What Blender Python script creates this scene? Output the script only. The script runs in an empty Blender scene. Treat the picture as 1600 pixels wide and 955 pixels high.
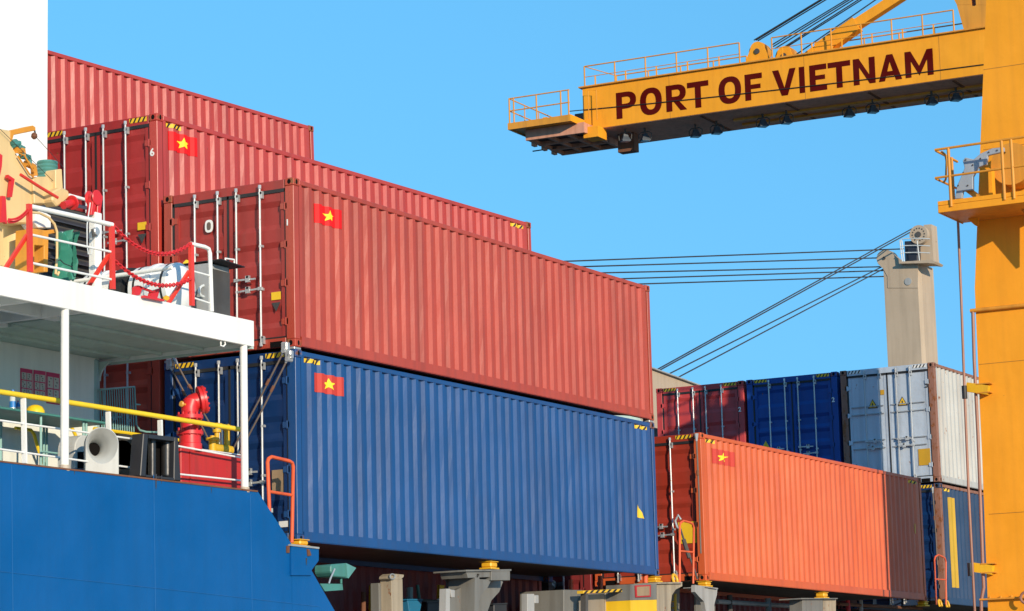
import bpy, bmesh, math, random
from mathutils import Vector, Matrix
random.seed(7)
S = bpy.context.scene
COL = S.collection
R = math.radians

# ------------------------------------------------------------------ camera
CP = Vector((-32.8777, -21.9793, -3.0138))
CR = Vector((0.48861545, -0.87212579, -0.02552554))
CU = Vector((-0.12938486, -0.10135906, 0.98640048))
CF = Vector((0.86285254, 0.47866789, 0.16236547))
FPX = 4143.9
cam = bpy.data.cameras.new('camera'); co = bpy.data.objects.new('camera', cam); COL.objects.link(co)
M = Matrix((CR, CU, -CF)).transposed().to_4x4(); M.translation = CP
co.matrix_world = M
cam.sensor_width = 36; cam.lens = 36*FPX/1600; cam.clip_start = .5; cam.clip_end = 4000
S.camera = co

# ------------------------------------------------------------------ light
SUN_EL = R(16); AZ = R(35)                       # azimuth measured from -Y towards -X
sdir = Vector((-math.sin(AZ)*math.cos(SUN_EL), -math.cos(AZ)*math.cos(SUN_EL), math.sin(SUN_EL)))
w = bpy.data.worlds.new('World'); S.world = w; w.use_nodes = True
nt = w.node_tree; nt.nodes.clear()
out = nt.nodes.new('ShaderNodeOutputWorld'); bg = nt.nodes.new('ShaderNodeBackground')
sky = nt.nodes.new('ShaderNodeTexSky'); sky.sky_type = 'NISHITA'; sky.sun_disc = False
sky.sun_elevation = SUN_EL
sky.sun_rotation = math.atan2(sdir.x, sdir.y)
sky.altitude = 1000; sky.air_density = 1.0; sky.dust_density = 0; sky.ozone_density = 2.0
tcw = nt.nodes.new('ShaderNodeTexCoord'); mpw = nt.nodes.new('ShaderNodeMapping')      # lookup squashed and lifted: evener visible sky, brighter unseen sky to fill shade
mpw.inputs['Scale'].default_value = (1, 1, .30); mpw.inputs['Location'].default_value = (0, 0, .215)
nt.links.new(tcw.outputs['Generated'], mpw.inputs[0]); nt.links.new(mpw.outputs[0], sky.inputs[0])
hs = nt.nodes.new('ShaderNodeHueSaturation'); hs.inputs['Hue'].default_value = .488; hs.inputs['Saturation'].default_value = 1.3; hs.inputs['Value'].default_value = 1.2
nt.links.new(sky.outputs[0], hs.inputs['Color']); nt.links.new(hs.outputs[0], bg.inputs['Color'])
bg.inputs['Strength'].default_value = 0.15
nt.links.new(bg.outputs[0], out.inputs['Surface'])
sl = bpy.data.lights.new('sun', 'SUN'); sl.energy = 4.6; sl.angle = R(.5); sl.color = (1, .85, .64)
so = bpy.data.objects.new('sun', sl); COL.objects.link(so)
so.rotation_euler = sdir.to_track_quat('Z', 'Y').to_euler(); so.location = (-20, -40, 40)
S.view_settings.view_transform = 'Standard'; S.view_settings.look = 'None'
S.view_settings.exposure = 0.1; S.view_settings.gamma = 1; S.view_settings.use_curve_mapping = False
S.render.engine = 'CYCLES'

# ------------------------------------------------------------------ helpers
def at(u, v, X=None, Y=None, Z=None, D=None, pl=None):
    """a point of the photograph on a chosen plane of the place"""
    d = CF + CR*((u-800)/FPX) - CU*((v-477.5)/FPX)
    if X is not None: t = (X-CP.x)/d.x
    elif Y is not None: t = (Y-CP.y)/d.y
    elif Z is not None: t = (Z-CP.z)/d.z
    elif pl is not None: t = (pl[0]-CP).dot(pl[1])/d.dot(pl[1])
    else: t = D
    return CP + d*t

MATS = {}
def mat(name, col, rough=.5, spec=.5, metal=0, var=.10, dirt=.12, rust=0, scale=1.0, bump=.02, streak=True, dcol=(.05,.035,.025), fade=None, chip=0):
    if name in MATS: return MATS[name]
    m = bpy.data.materials.new(name); m.use_nodes = True; n = m.node_tree.nodes; l = m.node_tree.links
    b = n['Principled BSDF']; b.inputs['Metallic'].default_value = metal
    b.inputs['Specular IOR Level'].default_value = spec
    tc = n.new('ShaderNodeTexCoord')
    def noise(sc, det, vec=(1,1,1), rgh=.55):
        mp = n.new('ShaderNodeMapping'); mp.inputs['Scale'].default_value = vec
        l.new(tc.outputs['Object'], mp.inputs[0])
        t = n.new('ShaderNodeTexNoise'); t.inputs['Scale'].default_value = sc*scale; t.inputs['Detail'].default_value = det
        t.inputs['Roughness'].default_value = rgh; l.new(mp.outputs[0], t.inputs[0]); return t.outputs[0]
    def ramp(src, a, b_, lo=0., hi=1.):
        r = n.new('ShaderNodeMapRange'); r.inputs[1].default_value = a; r.inputs[2].default_value = b_
        r.inputs[3].default_value = lo; r.inputs[4].default_value = hi; l.new(src, r.inputs[0]); return r.outputs[0]
    def mix(f, a, b_):
        x = n.new('ShaderNodeMix'); x.data_type = 'RGBA'
        if isinstance(f, float): x.inputs[0].default_value = f
        else: l.new(f, x.inputs[0])
        for i, q in ((6, a), (7, b_)):
            if isinstance(q, tuple): x.inputs[i].default_value = (*q[:3], 1)
            else: l.new(q, x.inputs[i])
        return x.outputs[2]
    c2 = fade or tuple(min(1, c*(1+var)+.02*var*5) for c in col)
    c1 = tuple(c*(1-var) for c in col)
    c = mix(ramp(noise(.7, 4), .3, .7), c1, c2)
    if dirt:
        if streak: f = ramp(noise(5, 5, (1, 1, .06)), .45, .8, 0, dirt*2)
        else: f = ramp(noise(3, 5), .45, .8, 0, dirt*2)
        c = mix(f, c, dcol)
        c = mix(ramp(noise(24, 4), .58, .75, 0, dirt*1.2), c, tuple(q*.55 for q in col))
    if rust:
        f = ramp(noise(6, 8, (1, 1, .7), .7), .70-rust*.25, .74-rust*.25)
        c = mix(f, c, mix(ramp(noise(40, 3), .35, .65), (.13, .04, .015), (.30, .11, .04)))
    if chip:
        f = ramp(noise(9, 10, (1, 1, .5), .75), .735-chip*.1, .745-chip*.1)
        c = mix(f, c, tuple(min(1, q*1.5+.12) for q in col))
    l.new(c, b.inputs['Base Color'])
    l.new(ramp(noise(2, 3), .3, .7, rough*.93, min(1, rough*1.07)), b.inputs['Roughness'])
    if bump:
        bp = n.new('ShaderNodeBump'); bp.inputs['Strength'].default_value = 1; bp.inputs['Distance'].default_value = bump*.25
        l.new(noise(3.2, 3), bp.inputs['Height']); l.new(bp.outputs[0], b.inputs['Normal'])
    MATS[name] = m; return m

def V(*a): return Vector(a)
class MB:
    def __init__(s): s.v = []; s.f = []
    def add(s, vs, fs):
        o = len(s.v); s.v += [Vector(q) for q in vs]; s.f += [tuple(i+o for i in f) for f in fs]; return s
    def box(s, x0, x1, y0, y1, z0, z1):
        return s.add([(x0,y0,z0),(x1,y0,z0),(x1,y1,z0),(x0,y1,z0),(x0,y0,z1),(x1,y0,z1),(x1,y1,z1),(x0,y1,z1)],
                     [(0,3,2,1),(4,5,6,7),(0,1,5,4),(1,2,6,5),(2,3,7,6),(3,0,4,7)])
    def cbox(s, c, sx, sy, sz): return s.box(c[0]-sx/2, c[0]+sx/2, c[1]-sy/2, c[1]+sy/2, c[2]-sz/2, c[2]+sz/2)
    def prism(s, pts, ext):
        n = len(pts); ext = Vector(ext)
        s.add(list(pts)+[Vector(p)+ext for p in pts], [tuple(range(n))[::-1], tuple(range(n, 2*n))]+[(i, (i+1) % n, n+(i+1) % n, n+i) for i in range(n)]); return s
    def beam(s, a, b, wd, ht, up=(0,0,1)):
        a = Vector(a); b = Vector(b); d = (b-a).normalized(); up = Vector(up)
        if abs(d.dot(up)) > .98: up = Vector((1,0,0))
        r = d.cross(up).normalized(); u = r.cross(d).normalized()
        q = [a+r*x*wd/2+u*y*ht/2 for x, y in ((-1,-1),(1,-1),(1,1),(-1,1))]
        return s.prism(q, b-a)
    def cyl(s, a, b, r, n=12, r2=None, cap=True):
        a = Vector(a); b = Vector(b); d = (b-a).normalized(); r2 = r if r2 is None else r2
        t = Vector((0,0,1)) if abs(d.z) < .9 else Vector((1,0,0))
        p = d.cross(t).normalized(); q = d.cross(p)
        vs = [a+(p*math.cos(k*2*math.pi/n)+q*math.sin(k*2*math.pi/n))*r for k in range(n)]
        vs += [b+(p*math.cos(k*2*math.pi/n)+q*math.sin(k*2*math.pi/n))*r2 for k in range(n)]
        fs = [(k, (k+1) % n, n+(k+1) % n, n+k) for k in range(n)]
        if cap: fs += [tuple(range(n))[::-1], tuple(range(n, 2*n))]
        return s.add(vs, fs)
    def tube(s, pts, r, n=8):
        pts = [Vector(p) for p in pts]; rings = []; t0 = None
        for i, p in enumerate(pts):
            d = (pts[min(i+1, len(pts)-1)]-pts[max(i-1, 0)]).normalized()
            if t0 is None:
                t = Vector((0,0,1)) if abs(d.z) < .9 else Vector((1,0,0)); t0 = d.cross(t).normalized()
            t0 = (t0-d*t0.dot(d)).normalized(); q = d.cross(t0)
            rings.append([p+(t0*math.cos(k*2*math.pi/n)+q*math.sin(k*2*math.pi/n))*r for k in range(n)])
        fs = []
        for i in range(len(pts)-1):
            for k in range(n): fs.append((i*n+k, i*n+(k+1) % n, (i+1)*n+(k+1) % n, (i+1)*n+k))
        fs += [tuple(range(n))[::-1], tuple(range((len(pts)-1)*n, len(pts)*n))]
        return s.add([v for r_ in rings for v in r_], fs)
    def lathe(s, base, axis, prof, n=24):
        base = Vector(base); d = Vector(axis).normalized(); t = Vector((0,0,1)) if abs(d.z) < .9 else Vector((1,0,0))
        p = d.cross(t).normalized(); q = d.cross(p)
        vs = [base+d*h+(p*math.cos(k*2*math.pi/n)+q*math.sin(k*2*math.pi/n))*max(r, 1e-4) for r, h in prof for k in range(n)]
        fs = [(i*n+k, i*n+(k+1) % n, (i+1)*n+(k+1) % n, (i+1)*n+k) for i in range(len(prof)-1) for k in range(n)]
        fs += [tuple(range(n))[::-1], tuple(range((len(prof)-1)*n, len(prof)*n))]
        return s.add(vs, fs)
    def build(s, name, m, parent=None, smooth=False, bevel=0):
        me = bpy.data.meshes.new(name); o0 = ORG.get(parent.name, Vector()) if parent else Vector()
        me.from_pydata([v-o0 for v in s.v], [], s.f); me.validate()
        bm = bmesh.new(); bm.from_mesh(me); bmesh.ops.recalc_face_normals(bm, faces=bm.faces)
        if bevel: bmesh.ops.bevel(bm, geom=[e for e in bm.edges if len(e.link_faces) == 2 and e.calc_face_angle(0) > .6], offset=bevel, segments=1, affect='EDGES', clamp_overlap=True)
        bm.to_mesh(me); bm.free()
        if smooth:
            me.polygons.foreach_set('use_smooth', [True]*len(me.polygons)); me.set_sharp_from_angle(angle=R(35))
        me.materials.append(m)
        o = bpy.data.objects.new(name, me); COL.objects.link(o)
        if parent: o.parent = parent; ORG[o.name] = o0
        return o
ORG = {}
def tag(o, label=None, cat=None, group=None, kind=None):
    if label: o['label'] = label
    if cat: o['category'] = cat
    if group: o['group'] = group
    if kind: o['kind'] = kind
    return o
def thing(name, loc, label, cat, group=None):
    o = bpy.data.objects.new(name, None); COL.objects.link(o); o.location = loc; o.empty_display_size = .3
    ORG[o.name] = Vector(loc); return tag(o, label, cat, group)
def text(name, s, size, org, right, up, m, parent, ext=.004, bold=0, sx=1.0, align='LEFT'):
    cu = bpy.data.curves.new(name, 'FONT'); cu.body = s; cu.size = size; cu.extrude = ext; cu.offset = bold; cu.resolution_u = 4; cu.align_x = align
    to = bpy.data.objects.new(name, cu); COL.objects.link(to); dg = bpy.context.evaluated_depsgraph_get()
    me = bpy.data.meshes.new_from_object(to.evaluated_get(dg)); bpy.data.objects.remove(to)
    rt = Vector(right).normalized(); u = Vector(up); u = (u-rt*u.dot(rt)).normalized(); nn = rt.cross(u)
    o0 = ORG.get(parent.name, Vector())
    for v in me.vertices: v.co = Vector(org)-o0+rt*v.co.x*sx+u*v.co.y+nn*v.co.z
    me.materials.clear(); me.materials.append(m)
    o = bpy.data.objects.new(name, me); COL.objects.link(o); o.parent = parent; return o

# ------------------------------------------------------------------ materials
white = mat('white_paint', (.80,.79,.75), .5, .4, var=.04, dirt=.07, rust=.01)
whitedull = mat('weathered_white_paint', (.62,.64,.63), .5, .5, var=.05, dirt=.12, rust=.12)
steel = mat('galvanised_steel', (.52,.53,.53), .42, .5, metal=.55, var=.1, dirt=.15, rust=.1)
darksteel = mat('dark_steel', (.06,.055,.05), .6, .4, var=.2, dirt=.2)
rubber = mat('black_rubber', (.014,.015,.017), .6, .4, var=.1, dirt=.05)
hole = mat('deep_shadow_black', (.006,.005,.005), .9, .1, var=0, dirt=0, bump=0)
yell = mat('yellow_paint', (.72,.42,.02), .45, .5, var=.1, dirt=.12, rust=.1)
brightyel = mat('sticker_yellow', (.78,.48,.02), .5, .4, var=.04, dirt=.04)
black = mat('black_paint', (.012,.012,.013), .55, .4, var=.1, dirt=.05)
redp = mat('signal_red_paint', (.62,.018,.022), .42, .5, var=.08, dirt=.1)
orangep = mat('orange_red_paint', (.75,.11,.03), .5, .4, var=.08, dirt=.15, rust=.15)
cream = mat('cream_paint', (.72,.50,.23), .5, .5, var=.06, dirt=.1, rust=.1)
crane_y = mat('crane_yellow_paint', (.84,.325,.012), .6, .3, var=.06, dirt=.09, bump=.03, rust=.01, dcol=(.35,.13,.02))
crane_y2 = mat('weathered_shaded_crane_yellow', (.66,.27,.025), .5, .4, var=.06, dirt=.15, rust=.1)  # weathered parts, and the shade painted on the boom tip's front edge
maroon = mat('maroon_lettering', (.085,.002,.001), .8, .05, var=.05, dirt=0, bump=0)
teal = mat('sea_green_paint', (.06,.22,.19), .5, .4, var=.1, dirt=.15)
tealgrey = mat('green_grey_paint', (.34,.48,.48), .5, .4, var=.08, dirt=.15)
soffitm = mat('pale_green_grey_paint', (.48,.58,.52), .55, .3, var=.05, dirt=.1)
greyp = mat('grey_paint', (.33,.34,.34), .5, .4, var=.08, dirt=.15, rust=.1)
beige = mat('beige_paint', (.45,.35,.25), .55, .3, var=.05, dirt=.1, rust=.05)
hullblue = mat('hull_blue_paint', (.0,.088,.285), .45, .22, var=.07, dirt=.09, bump=.06, chip=.16, rust=.02, dcol=(.01,.05,.12))
rustm = mat('rusted_steel', (.17,.065,.03), .75, .3, var=.25, dirt=.2, rust=.5)
wire = mat('wire_rope', (.03,.032,.035), .5, .4, var=.1, dirt=0, bump=0)
glass = mat('lamp_glass', (.15,.19,.22), .15, .8, var=.05, dirt=.1)
flagred = mat('flag_red', (.70,.006,.006), .55, .3, var=.03, dirt=.02, bump=0)
flagred2 = mat('faded_flag_red', (.52,.045,.03), .55, .3, var=.03, dirt=.05, bump=0)
star = mat('star_yellow', (.85,.68,.02), .5, .4, var=.03, dirt=0, bump=0)
concrete = mat('concrete', (.50,.42,.32), .85, .2, var=.15, dirt=.2, streak=False)
fibre = mat('white_fibreglass', (.75,.75,.74), .3, .5, var=.03, dirt=.06)

# ------------------------------------------------------------------ ground and water
q = MB().box(-200, 500, -400, -1.6, -8, -4.7).build('quay', concrete); tag(q, kind='structure')
wm = mat('sea_water', (.03,.07,.08), .12, .5, var=.1, dirt=0, bump=.6)
q = MB().box(-2000, 3000, -1.6, 3000, -9, -6.4).build('water', wm); tag(q, kind='structure')

# ------------------------------------------------------------------ containers
L, W, HC, ST = 12.192, 2.438, 2.896, 2.591
PITCH = 2.524
# corrugation of the side walls: breakpoints (x, depth)
def side_profile():
    pts = [(.16, .012)]; x = .24; pts.append((x, .012))
    while x < L-.50:
        pts += [(x+.062, .054), (x+.139, .054), (x+.201, .012), (x+.278, .012)]; x += .278
    pts.append((L-.16, .012)); return pts
SP = side_profile()
def sdepth(x):
    for (a, da), (b, db) in zip(SP, SP[1:]):
        if a <= x <= b: return da+(db-da)*(x-a)/max(b-a, 1e-6)
    return .012
def clip(poly, a, b):
    for sgn, lim in ((1, a), (-1, b)):
        o = []
        for i in range(len(poly)):
            p, q = poly[i], poly[(i+1) % len(poly)]; dp = sgn*(p[0]-lim); dq = sgn*(q[0]-lim)
            if dp >= 0: o.append(p)
            if (dp > 0 and dq < 0) or (dp < 0 and dq > 0):
                t = dp/(dp-dq); o.append((p[0]+(q[0]-p[0])*t, p[1]+(q[1]-p[1])*t))
        poly = o
        if len(poly) < 3: return []
    return poly
def on_side(mb, poly, off, O):
    """lay a flat convex figure (x,z) on the corrugated side wall"""
    for (a, _), (b, _) in zip(SP, SP[1:]):
        c = clip(poly, a, b)
        if len(c) >= 3:
            e = 1e-5
            mb.add([O+V(x, sdepth(min(max(x, a+e), b-e))-off, z) for x, z in c], [tuple(range(len(c)))])

def container(name, org, H, paint, framep, label, opt=None, group='shipping containers stacked on the ship', tilt=0):
    opt = opt or {}; O = Vector(org)
    t = thing('shipping_container', org, label, 'container', group)
    r = random.Random(hash(label) % 1000 if False else sum(map(ord, label)))
    hw = .115
    # frame: posts, rails, header, sill
    f = MB()
    def bx(a, b, c, d, e, g): f.box(O.x+a, O.x+b, O.y+c, O.y+d, O.z+e, O.z+g); return f
    cz = .118
    for (xa, xb) in ((0, .15), (L-.12, L)):
        for (ya, yb) in ((.004, .16), (W-.16, W-.004)):
            f = MB(); bx(xa+.004, xb-.004, ya, yb, cz, H-cz); f.build('corner_post', framep, t, bevel=.006)
    for (ya, yb) in ((.006, .066), (W-.066, W-.006)):
        f = MB(); bx(.178, L-.178, ya, yb, H-.085, H-.012); f.build('top_rail', opt.get('railpaint', framep), t, bevel=.006)
    for k in (0, 1):
        f = MB()
        if k: bx(.178, L-.178, W-.05, W, .02, .165)
        else: bx(.178, L-.178, .0, .05, .02, .165); bx(.178, L-.178, .0, .09, .012, .024)
        f.build('bottom_rail', opt.get('sidepaint', paint), t)
    f = MB(); bx(.012, .10, .178, W-.178, H-.15, H-.008); f.build('door_header', opt.get('header', paint), t, bevel=.006)
    f = MB(); bx(.012, .12, .178, W-.178, .01, .15)
    f.build('door_sill', paint, t, bevel=.006)
    # forklift-less sill pocket, dark
    for ya in (.24, W-.46): f = MB(); bx(.006, .03, ya, ya+.22, .012, .10); f.build('sill_recess', hole, t)
    # roof, floor, far wall, back side
    f = MB(); bx(.10, L-.10, .05, W-.05, H-.045, H-.02); f.build('roof', paint, t)
    f = MB(); bx(.10, L-.10, .05, W-.05, .10, .15); f.build('floor', darksteel, t)
    f = MB(); bx(L-.10, L-.04, .155, W-.155, .10, H-.06); f.build('end_wall', paint, t)
    f = MB(); bx(.15, L-.12, W-.045, W-.02, .16, H-.08); f.build('side_wall', paint, t)
    # visible corrugated side
    f = MB(); vs = []; n = len(SP); NZ = 7
    jit = [[(r.uniform(-.0022, .0022), r.uniform(-.0016, .0016)) for _ in SP] for _ in range(NZ+1)]
    dents = [(r.uniform(.5, L-.5), r.uniform(.4, H-.4), r.uniform(.002, .006)) for _ in range(5)]
    for q_ in range(NZ+1):
        z = .16+(H-.24)*q_/NZ
        for i_, (x, d) in enumerate(SP):
            jx, jd = jit[q_][i_] if 0 < q_ < NZ else (0, 0)
            if i_ in (0, n-1): jx = 0
            for (dx_, dz_, dd) in dents: jd += dd*math.exp(-((x-dx_)/.35)**2-((z-dz_)/.30)**2) if dd < .0045 else 0
            vs.append(O+V(x+jx, d+jd, z))
    if opt.get('flat'):
        f.box(O.x+.15, O.x+L-.12, O.y+.018, O.y+.06, O.z+.16, O.z+H-.08)
    else: f.add(vs, [(k*n+i, k*n+i+1, (k+1)*n+i+1, (k+1)*n+i) for k in range(NZ) for i in range(n-1)])
    f.build('side_wall', opt.get('sidepaint', paint), t)
    # corner castings with their oval holes
    for cx in (0, 1):
        for cy in (0, 1):
            for czz in (0, 1):
                x0 = -.003 if cx == 0 else L-.175; x1 = x0+.178; y0 = -.003 if cy == 0 else W-.159; y1 = y0+.162
                z0 = -.003 if czz == 0 else H-.115; z1 = z0+.118
                c = MB().box(O.x+x0, O.x+x1, O.y+y0, O.y+y1, O.z+z0, O.z+z1)
                cc = c.build('corner_casting', opt.get('cast', rust_of(paint)), t, bevel=.010)
                if cx == 0 or cy == 0:
                    if cx == 0:
                        h = MB()
                        yc = (y0+y1)/2+O.y; zc = (z0+z1)/2+O.z
                        h.prism([V(O.x+x0-.002, yc+.032*math.cos(a), zc+.04*math.sin(a)) for a in [k*math.pi/6 for k in range(12)]], (.01, 0, 0)); h.build('casting_hole', hole, cc)
                    if cy == 0:
                        h = MB(); xc = (x0+x1)/2+O.x; zc = (z0+z1)/2+O.z
                        h.prism([V(xc+.026*math.cos(a), O.y+y0-.002, zc+.04*math.sin(a)) for a in [k*math.pi/6 for k in range(12)]], (0, .01, 0)); h.build('casting_hole', hole, cc)
    # doors ------------------------------------------------------------
    dz0, dz1 = .17, H-.19
    reef = opt.get('reefer')
    ys = opt.get('rods', (.60, 1.04, 1.39, 1.82))
    seal = MB()
    for (a, b, c, d) in ((.165, W-.165, H-.198, H-.145), (.165, W-.165, .15, .17), (1.203, 1.237, .15, H-.145), (W-.20, W-.165, .15, H-.145), (.165, .175, .15, H-.145)):
        seal.box(O.x+.010, O.x+.06, O.y+a, O.y+b, O.z+c, O.z+d)
    seal.build('door_gasket', rubber, t)
    for di, (y0, y1) in enumerate(((.178, 1.203), (1.237, W-.205))):
        dm = opt.get('door', paint)
        d = MB()
        prof = [(dz0, .028)]
        if not reef:
            nb = 4 if H < 2.7 else 5
            ww = (dz1-dz0)
            for k in range(nb):
                if nb == 4: cz_ = dz0+ww*(.14, .36, .58, .84)[k]
                else: cz_ = dz0+ww*(.12, .30, .47, .62, .87)[k]
                hh = .17 if k < nb-1 else .22
                prof += [(cz_-hh, .028), (cz_-hh+.085, .062), (cz_+hh-.085, .062), (cz_+hh, .028)]
        prof.append((dz1, .028))
        m_ = len(prof)
        for (ya, yb, fl) in ((y0, y0+.07, 1), (y0+.07, y1-.07, 0), (y1-.07, y1, 1)):
            if fl: d.box(O.x+.020, O.x+.075, O.y+ya, O.y+yb, O.z+dz0, O.z+dz1)
            else:
                d.add([O+V(x, yy, z) for yy in (ya, yb) for z, x in prof], [(i, i+1, m_+i+1, m_+i) for i in range(m_-1)])
                d.box(O.x+.069, O.x+.08, O.y+ya, O.y+yb, O.z+dz0, O.z+dz1)
        door = d.build('door', dm, t)
        # hinges on the outer edge
        ye = y0-.10 if di == 0 else y1+.0
        for k in range(4):
            z = dz0+(dz1-dz0)*(.10+.265*k)
            hg = MB()
            if di == 0: hg.box(O.x+.004, O.x+.02, O.y+.13, O.y+.25, O.z+z-.045, O.z+z+.045); hg.cyl(O+V(.012, .172, z-.06), O+V(.012, .172, z+.06), .016, 8)
            else: hg.box(O.x+.004, O.x+.02, O.y+W-.26, O.y+W-.12, O.z+z-.045, O.z+z+.045); hg.cyl(O+V(.012, W-.172, z-.06), O+V(.012, W-.172, z+.06), .016, 8)
            hg.build('hinge', opt.get('hinge', paint), door)
        if reef:
            for zz in (.30, .375, .63, .705):
                z = dz0+(dz1-dz0)*zz
                b = MB(); b.box(O.x-.005, O.x+.022, O.y+y0+.10, O.y+y1-.06, O.z+z-.012, O.z+z+.012)
                b.build('hinge_strap', mat('strap_grey', (.30,.33,.36), .5, .4), door)
        for y in ys[di*2:di*2+2]:
            rod = MB(); rx = O.x-.028
            rod.cyl((rx, O.y+y, O.z+.06), (rx, O.y+y, O.z+H-.07), .0175, 10)
            rm = opt.get('rodmat', steel)
            g = rod
            for zf in (.05, .35, .62, .955):
                z = .06+(H-.13)*zf
                g.box(O.x-.042, O.x+.012, O.y+y-.042, O.y+y+.018, O.z+z-.018, O.z+z+.018)
            for z in (.135, H-.21): g.box(O.x-.042, O.x+.012, O.y+y-.050, O.y+y-.004, O.z+z-.055, O.z+z+.055)
            for z in (.07, H-.085): g.cyl((rx, O.y+y, O.z+z-.025), (rx, O.y+y, O.z+z+.03), .027, 8)
            g.build('locking_bar', rm, door, smooth=True)
        # handles, two per door
        ya, yb = ys[di*2:di*2+2]
        for k, y in enumerate((ya, yb)):
            z = .93+.17*k
            s = 1 if k == 0 else -1
            h = MB(); rx = O.x-.05
            h.beam((rx, O.y+y, O.z+z), (rx, O.y+y+s*.36, O.z+z-.01), .014, .028)
            h.cbox((rx, O.y+y+s*.22, O.z+z), .04, .07, .10); h.cbox((rx+.015, O.y+y, O.z+z), .05, .07, .05)
            h.cyl((rx-.02, O.y+y+s*.22, O.z+z+.03), (rx+.03, O.y+y+s*.22, O.z+z+.03), .022, 8)
            h.build('handle', opt.get('rodmat', steel), door)
    # hazard stripes
    if opt.get('stripes', True):
        ya_m, bk = opt.get('stripemat', (brightyel, black))
        for side in (opt.get('stripe_at', 'lr')):
            y0 = .21 if side == 'r' else W-.21-.34
            b = MB(); b.box(O.x+.008, O.x+.013, O.y+y0, O.y+y0+.34, O.z+H-.098, O.z+H-.024)
            ho = b.build('hazard_stripe', ya_m, t)
            s_ = MB()
            for k in range(4):
                yy = y0+.012+k*.088
                s_.prism([O+V(.007, yy+.045, H-.099), O+V(.007, yy+.0, H-.023), O+V(.007, yy+.036, H-.023), O+V(.007, yy+.081 if yy+.081 < y0+.34 else y0+.34, H-.099)], (.003, 0, 0))
            s_.build('black_band', bk, ho)
        for xs in opt.get('side_stripes', ()):
            b = MB(); on_side(b, [(xs, H-.165), (xs+.44, H-.165), (xs+.44, H-.10), (xs, H-.10)], .004, O)
            ho = b.build('hazard_stripe', ya_m, t)
            s_ = MB()
            for k in range(3):
                xx = xs+.10+k*.13
                on_side(s_, [(xx-.03, H-.165), (xx+.015, H-.165), (xx+.065, H-.10), (xx+.02, H-.10)], .007, O)
            s_.build('black_band', bk, ho)
    if opt.get('flag'):
        x0, z1, fw, fh, fm = opt['flag']
        b = MB(); on_side(b, [(x0, z1-fh), (x0+fw, z1-fh), (x0+fw, z1), (x0, z1)], .006, O)
        fo = b.build('flag', fm, t)
        cx, cz2 = x0+fw/2, z1-fh/2; ro = fh*.335; ri = ro*.382; sx = opt.get('starx', 1.65)
        P_ = [(cx+(ro if k % 2 == 0 else ri)*math.sin(k*math.pi/5)*sx, cz2+(ro if k % 2 == 0 else ri)*math.cos(k*math.pi/5)) for k in range(10)]
        b = MB()
        for k in range(10): on_side(b, [(cx, cz2), P_[k], P_[(k+1) % 10]], .009, O)
        b.build('star', star, fo)
    # stickers on the doors (y, z, w, h, material)
    for (y, z, ww_, hh_, mm, nm) in opt.get('stickers', ()):
        MB().box(O.x+.014, O.x+.019, O.y+y-ww_/2, O.y+y+ww_/2, O.z+z-hh_/2, O.z+z+hh_/2).build(nm, mm, t)
    for (y, z, sz, up_, mm, nm) in opt.get('triangles', ()):
        sg = 1 if up_ else -1
        MB().prism([O+V(.012, y-sz/2, z-sg*sz*.43), O+V(.012, y+sz/2, z-sg*sz*.43), O+V(.012, y, z+sg*sz*.43)], (.006, 0, 0)).build(nm, mm, t)
    for (y, z, s_, sz, mm) in opt.get('marks', ()):
        text('marking', s_, sz, O+V(.010 if y > .18 else -.001, y, z), (0, -1, 0), (0, 0, 1), mm, t, .003, .004)
    for fn in opt.get('extra', ()): fn(t, O)
    if tilt: t.rotation_euler = (0, -R(tilt), 0)
    return t
_rc = {}
def rust_of(m):
    if m.name not in _rc:
        c = m.node_tree.nodes['Principled BSDF']
        _rc[m.name] = mat(m.name+'_casting', BASE[m.name], .65, .4, var=.15, dirt=.25, rust=.72)
    return _rc[m.name]
BASE = {}
def cpaint(name, col, **k):
    BASE[name] = col
    k = {**dict(rough=.44, spec=.82, var=.09, dirt=.12, rust=.05, bump=.022), **k}
    return mat(name, col, **k)
red = cpaint('container_red', (.45,.038,.024), fade=(.49,.050,.032), dirt=.15)
redd = cpaint('container_red_shaded_door', (.36,.026,.024), spec=.4, rough=.5, dirt=.13)  # red darkened for the door end, its dimmer light put into the colour
redC = cpaint('container_rose_red', (.42,.050,.024), fade=(.45,.062,.034), dirt=.20, spec=.6, rust=.07)
redCd = cpaint('container_rose_red_shaded_door', (.32,.030,.024), spec=.4, rough=.5, dirt=.15)  # rose red copy with the door end's weaker light painted in
blue = cpaint('container_blue', (.006,.060,.20), fade=(.010,.072,.23), chip=.12, dirt=.14, spec=.55)
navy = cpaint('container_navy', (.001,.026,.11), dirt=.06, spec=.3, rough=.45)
navy2 = cpaint('container_deep_blue', (.001,.050,.25), dirt=.06, spec=.4, rough=.45)
orange = cpaint('container_orange', (.62,.095,.020), fade=(.64,.12,.03), dirt=.11, rough=.5, spec=.7)
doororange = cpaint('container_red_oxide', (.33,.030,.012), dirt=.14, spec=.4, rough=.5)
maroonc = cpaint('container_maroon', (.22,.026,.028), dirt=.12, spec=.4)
oxide2 = cpaint('container_sunlit_oxide', (.52,.065,.03), dirt=.10, spec=.4, rough=.5)  # brightened copy of the oxide, missing sunlight put into the paint
winered = cpaint('container_wine_red', (.52,.05,.05), dirt=.10, spec=.4)
whitec = cpaint('container_shaded_white', (.44,.51,.60), rough=.5, spec=.5, dirt=.14, rust=.22, bump=.06)  # bluish cast of the less sunlit doors put into the white
whites = cpaint('container_white_side', (.46,.45,.42), rough=.5, spec=.5, dirt=.22, rust=.28, dcol=(.22,.14,.09))
slate = cpaint('container_slate_blue', (.016,.042,.10), dirt=.15, chip=.1, spec=.5)
rustfr = cpaint('rusty_frame_paint', (.28,.13,.09), dirt=.2, rust=.65, spec=.3, rough=.7)
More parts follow.
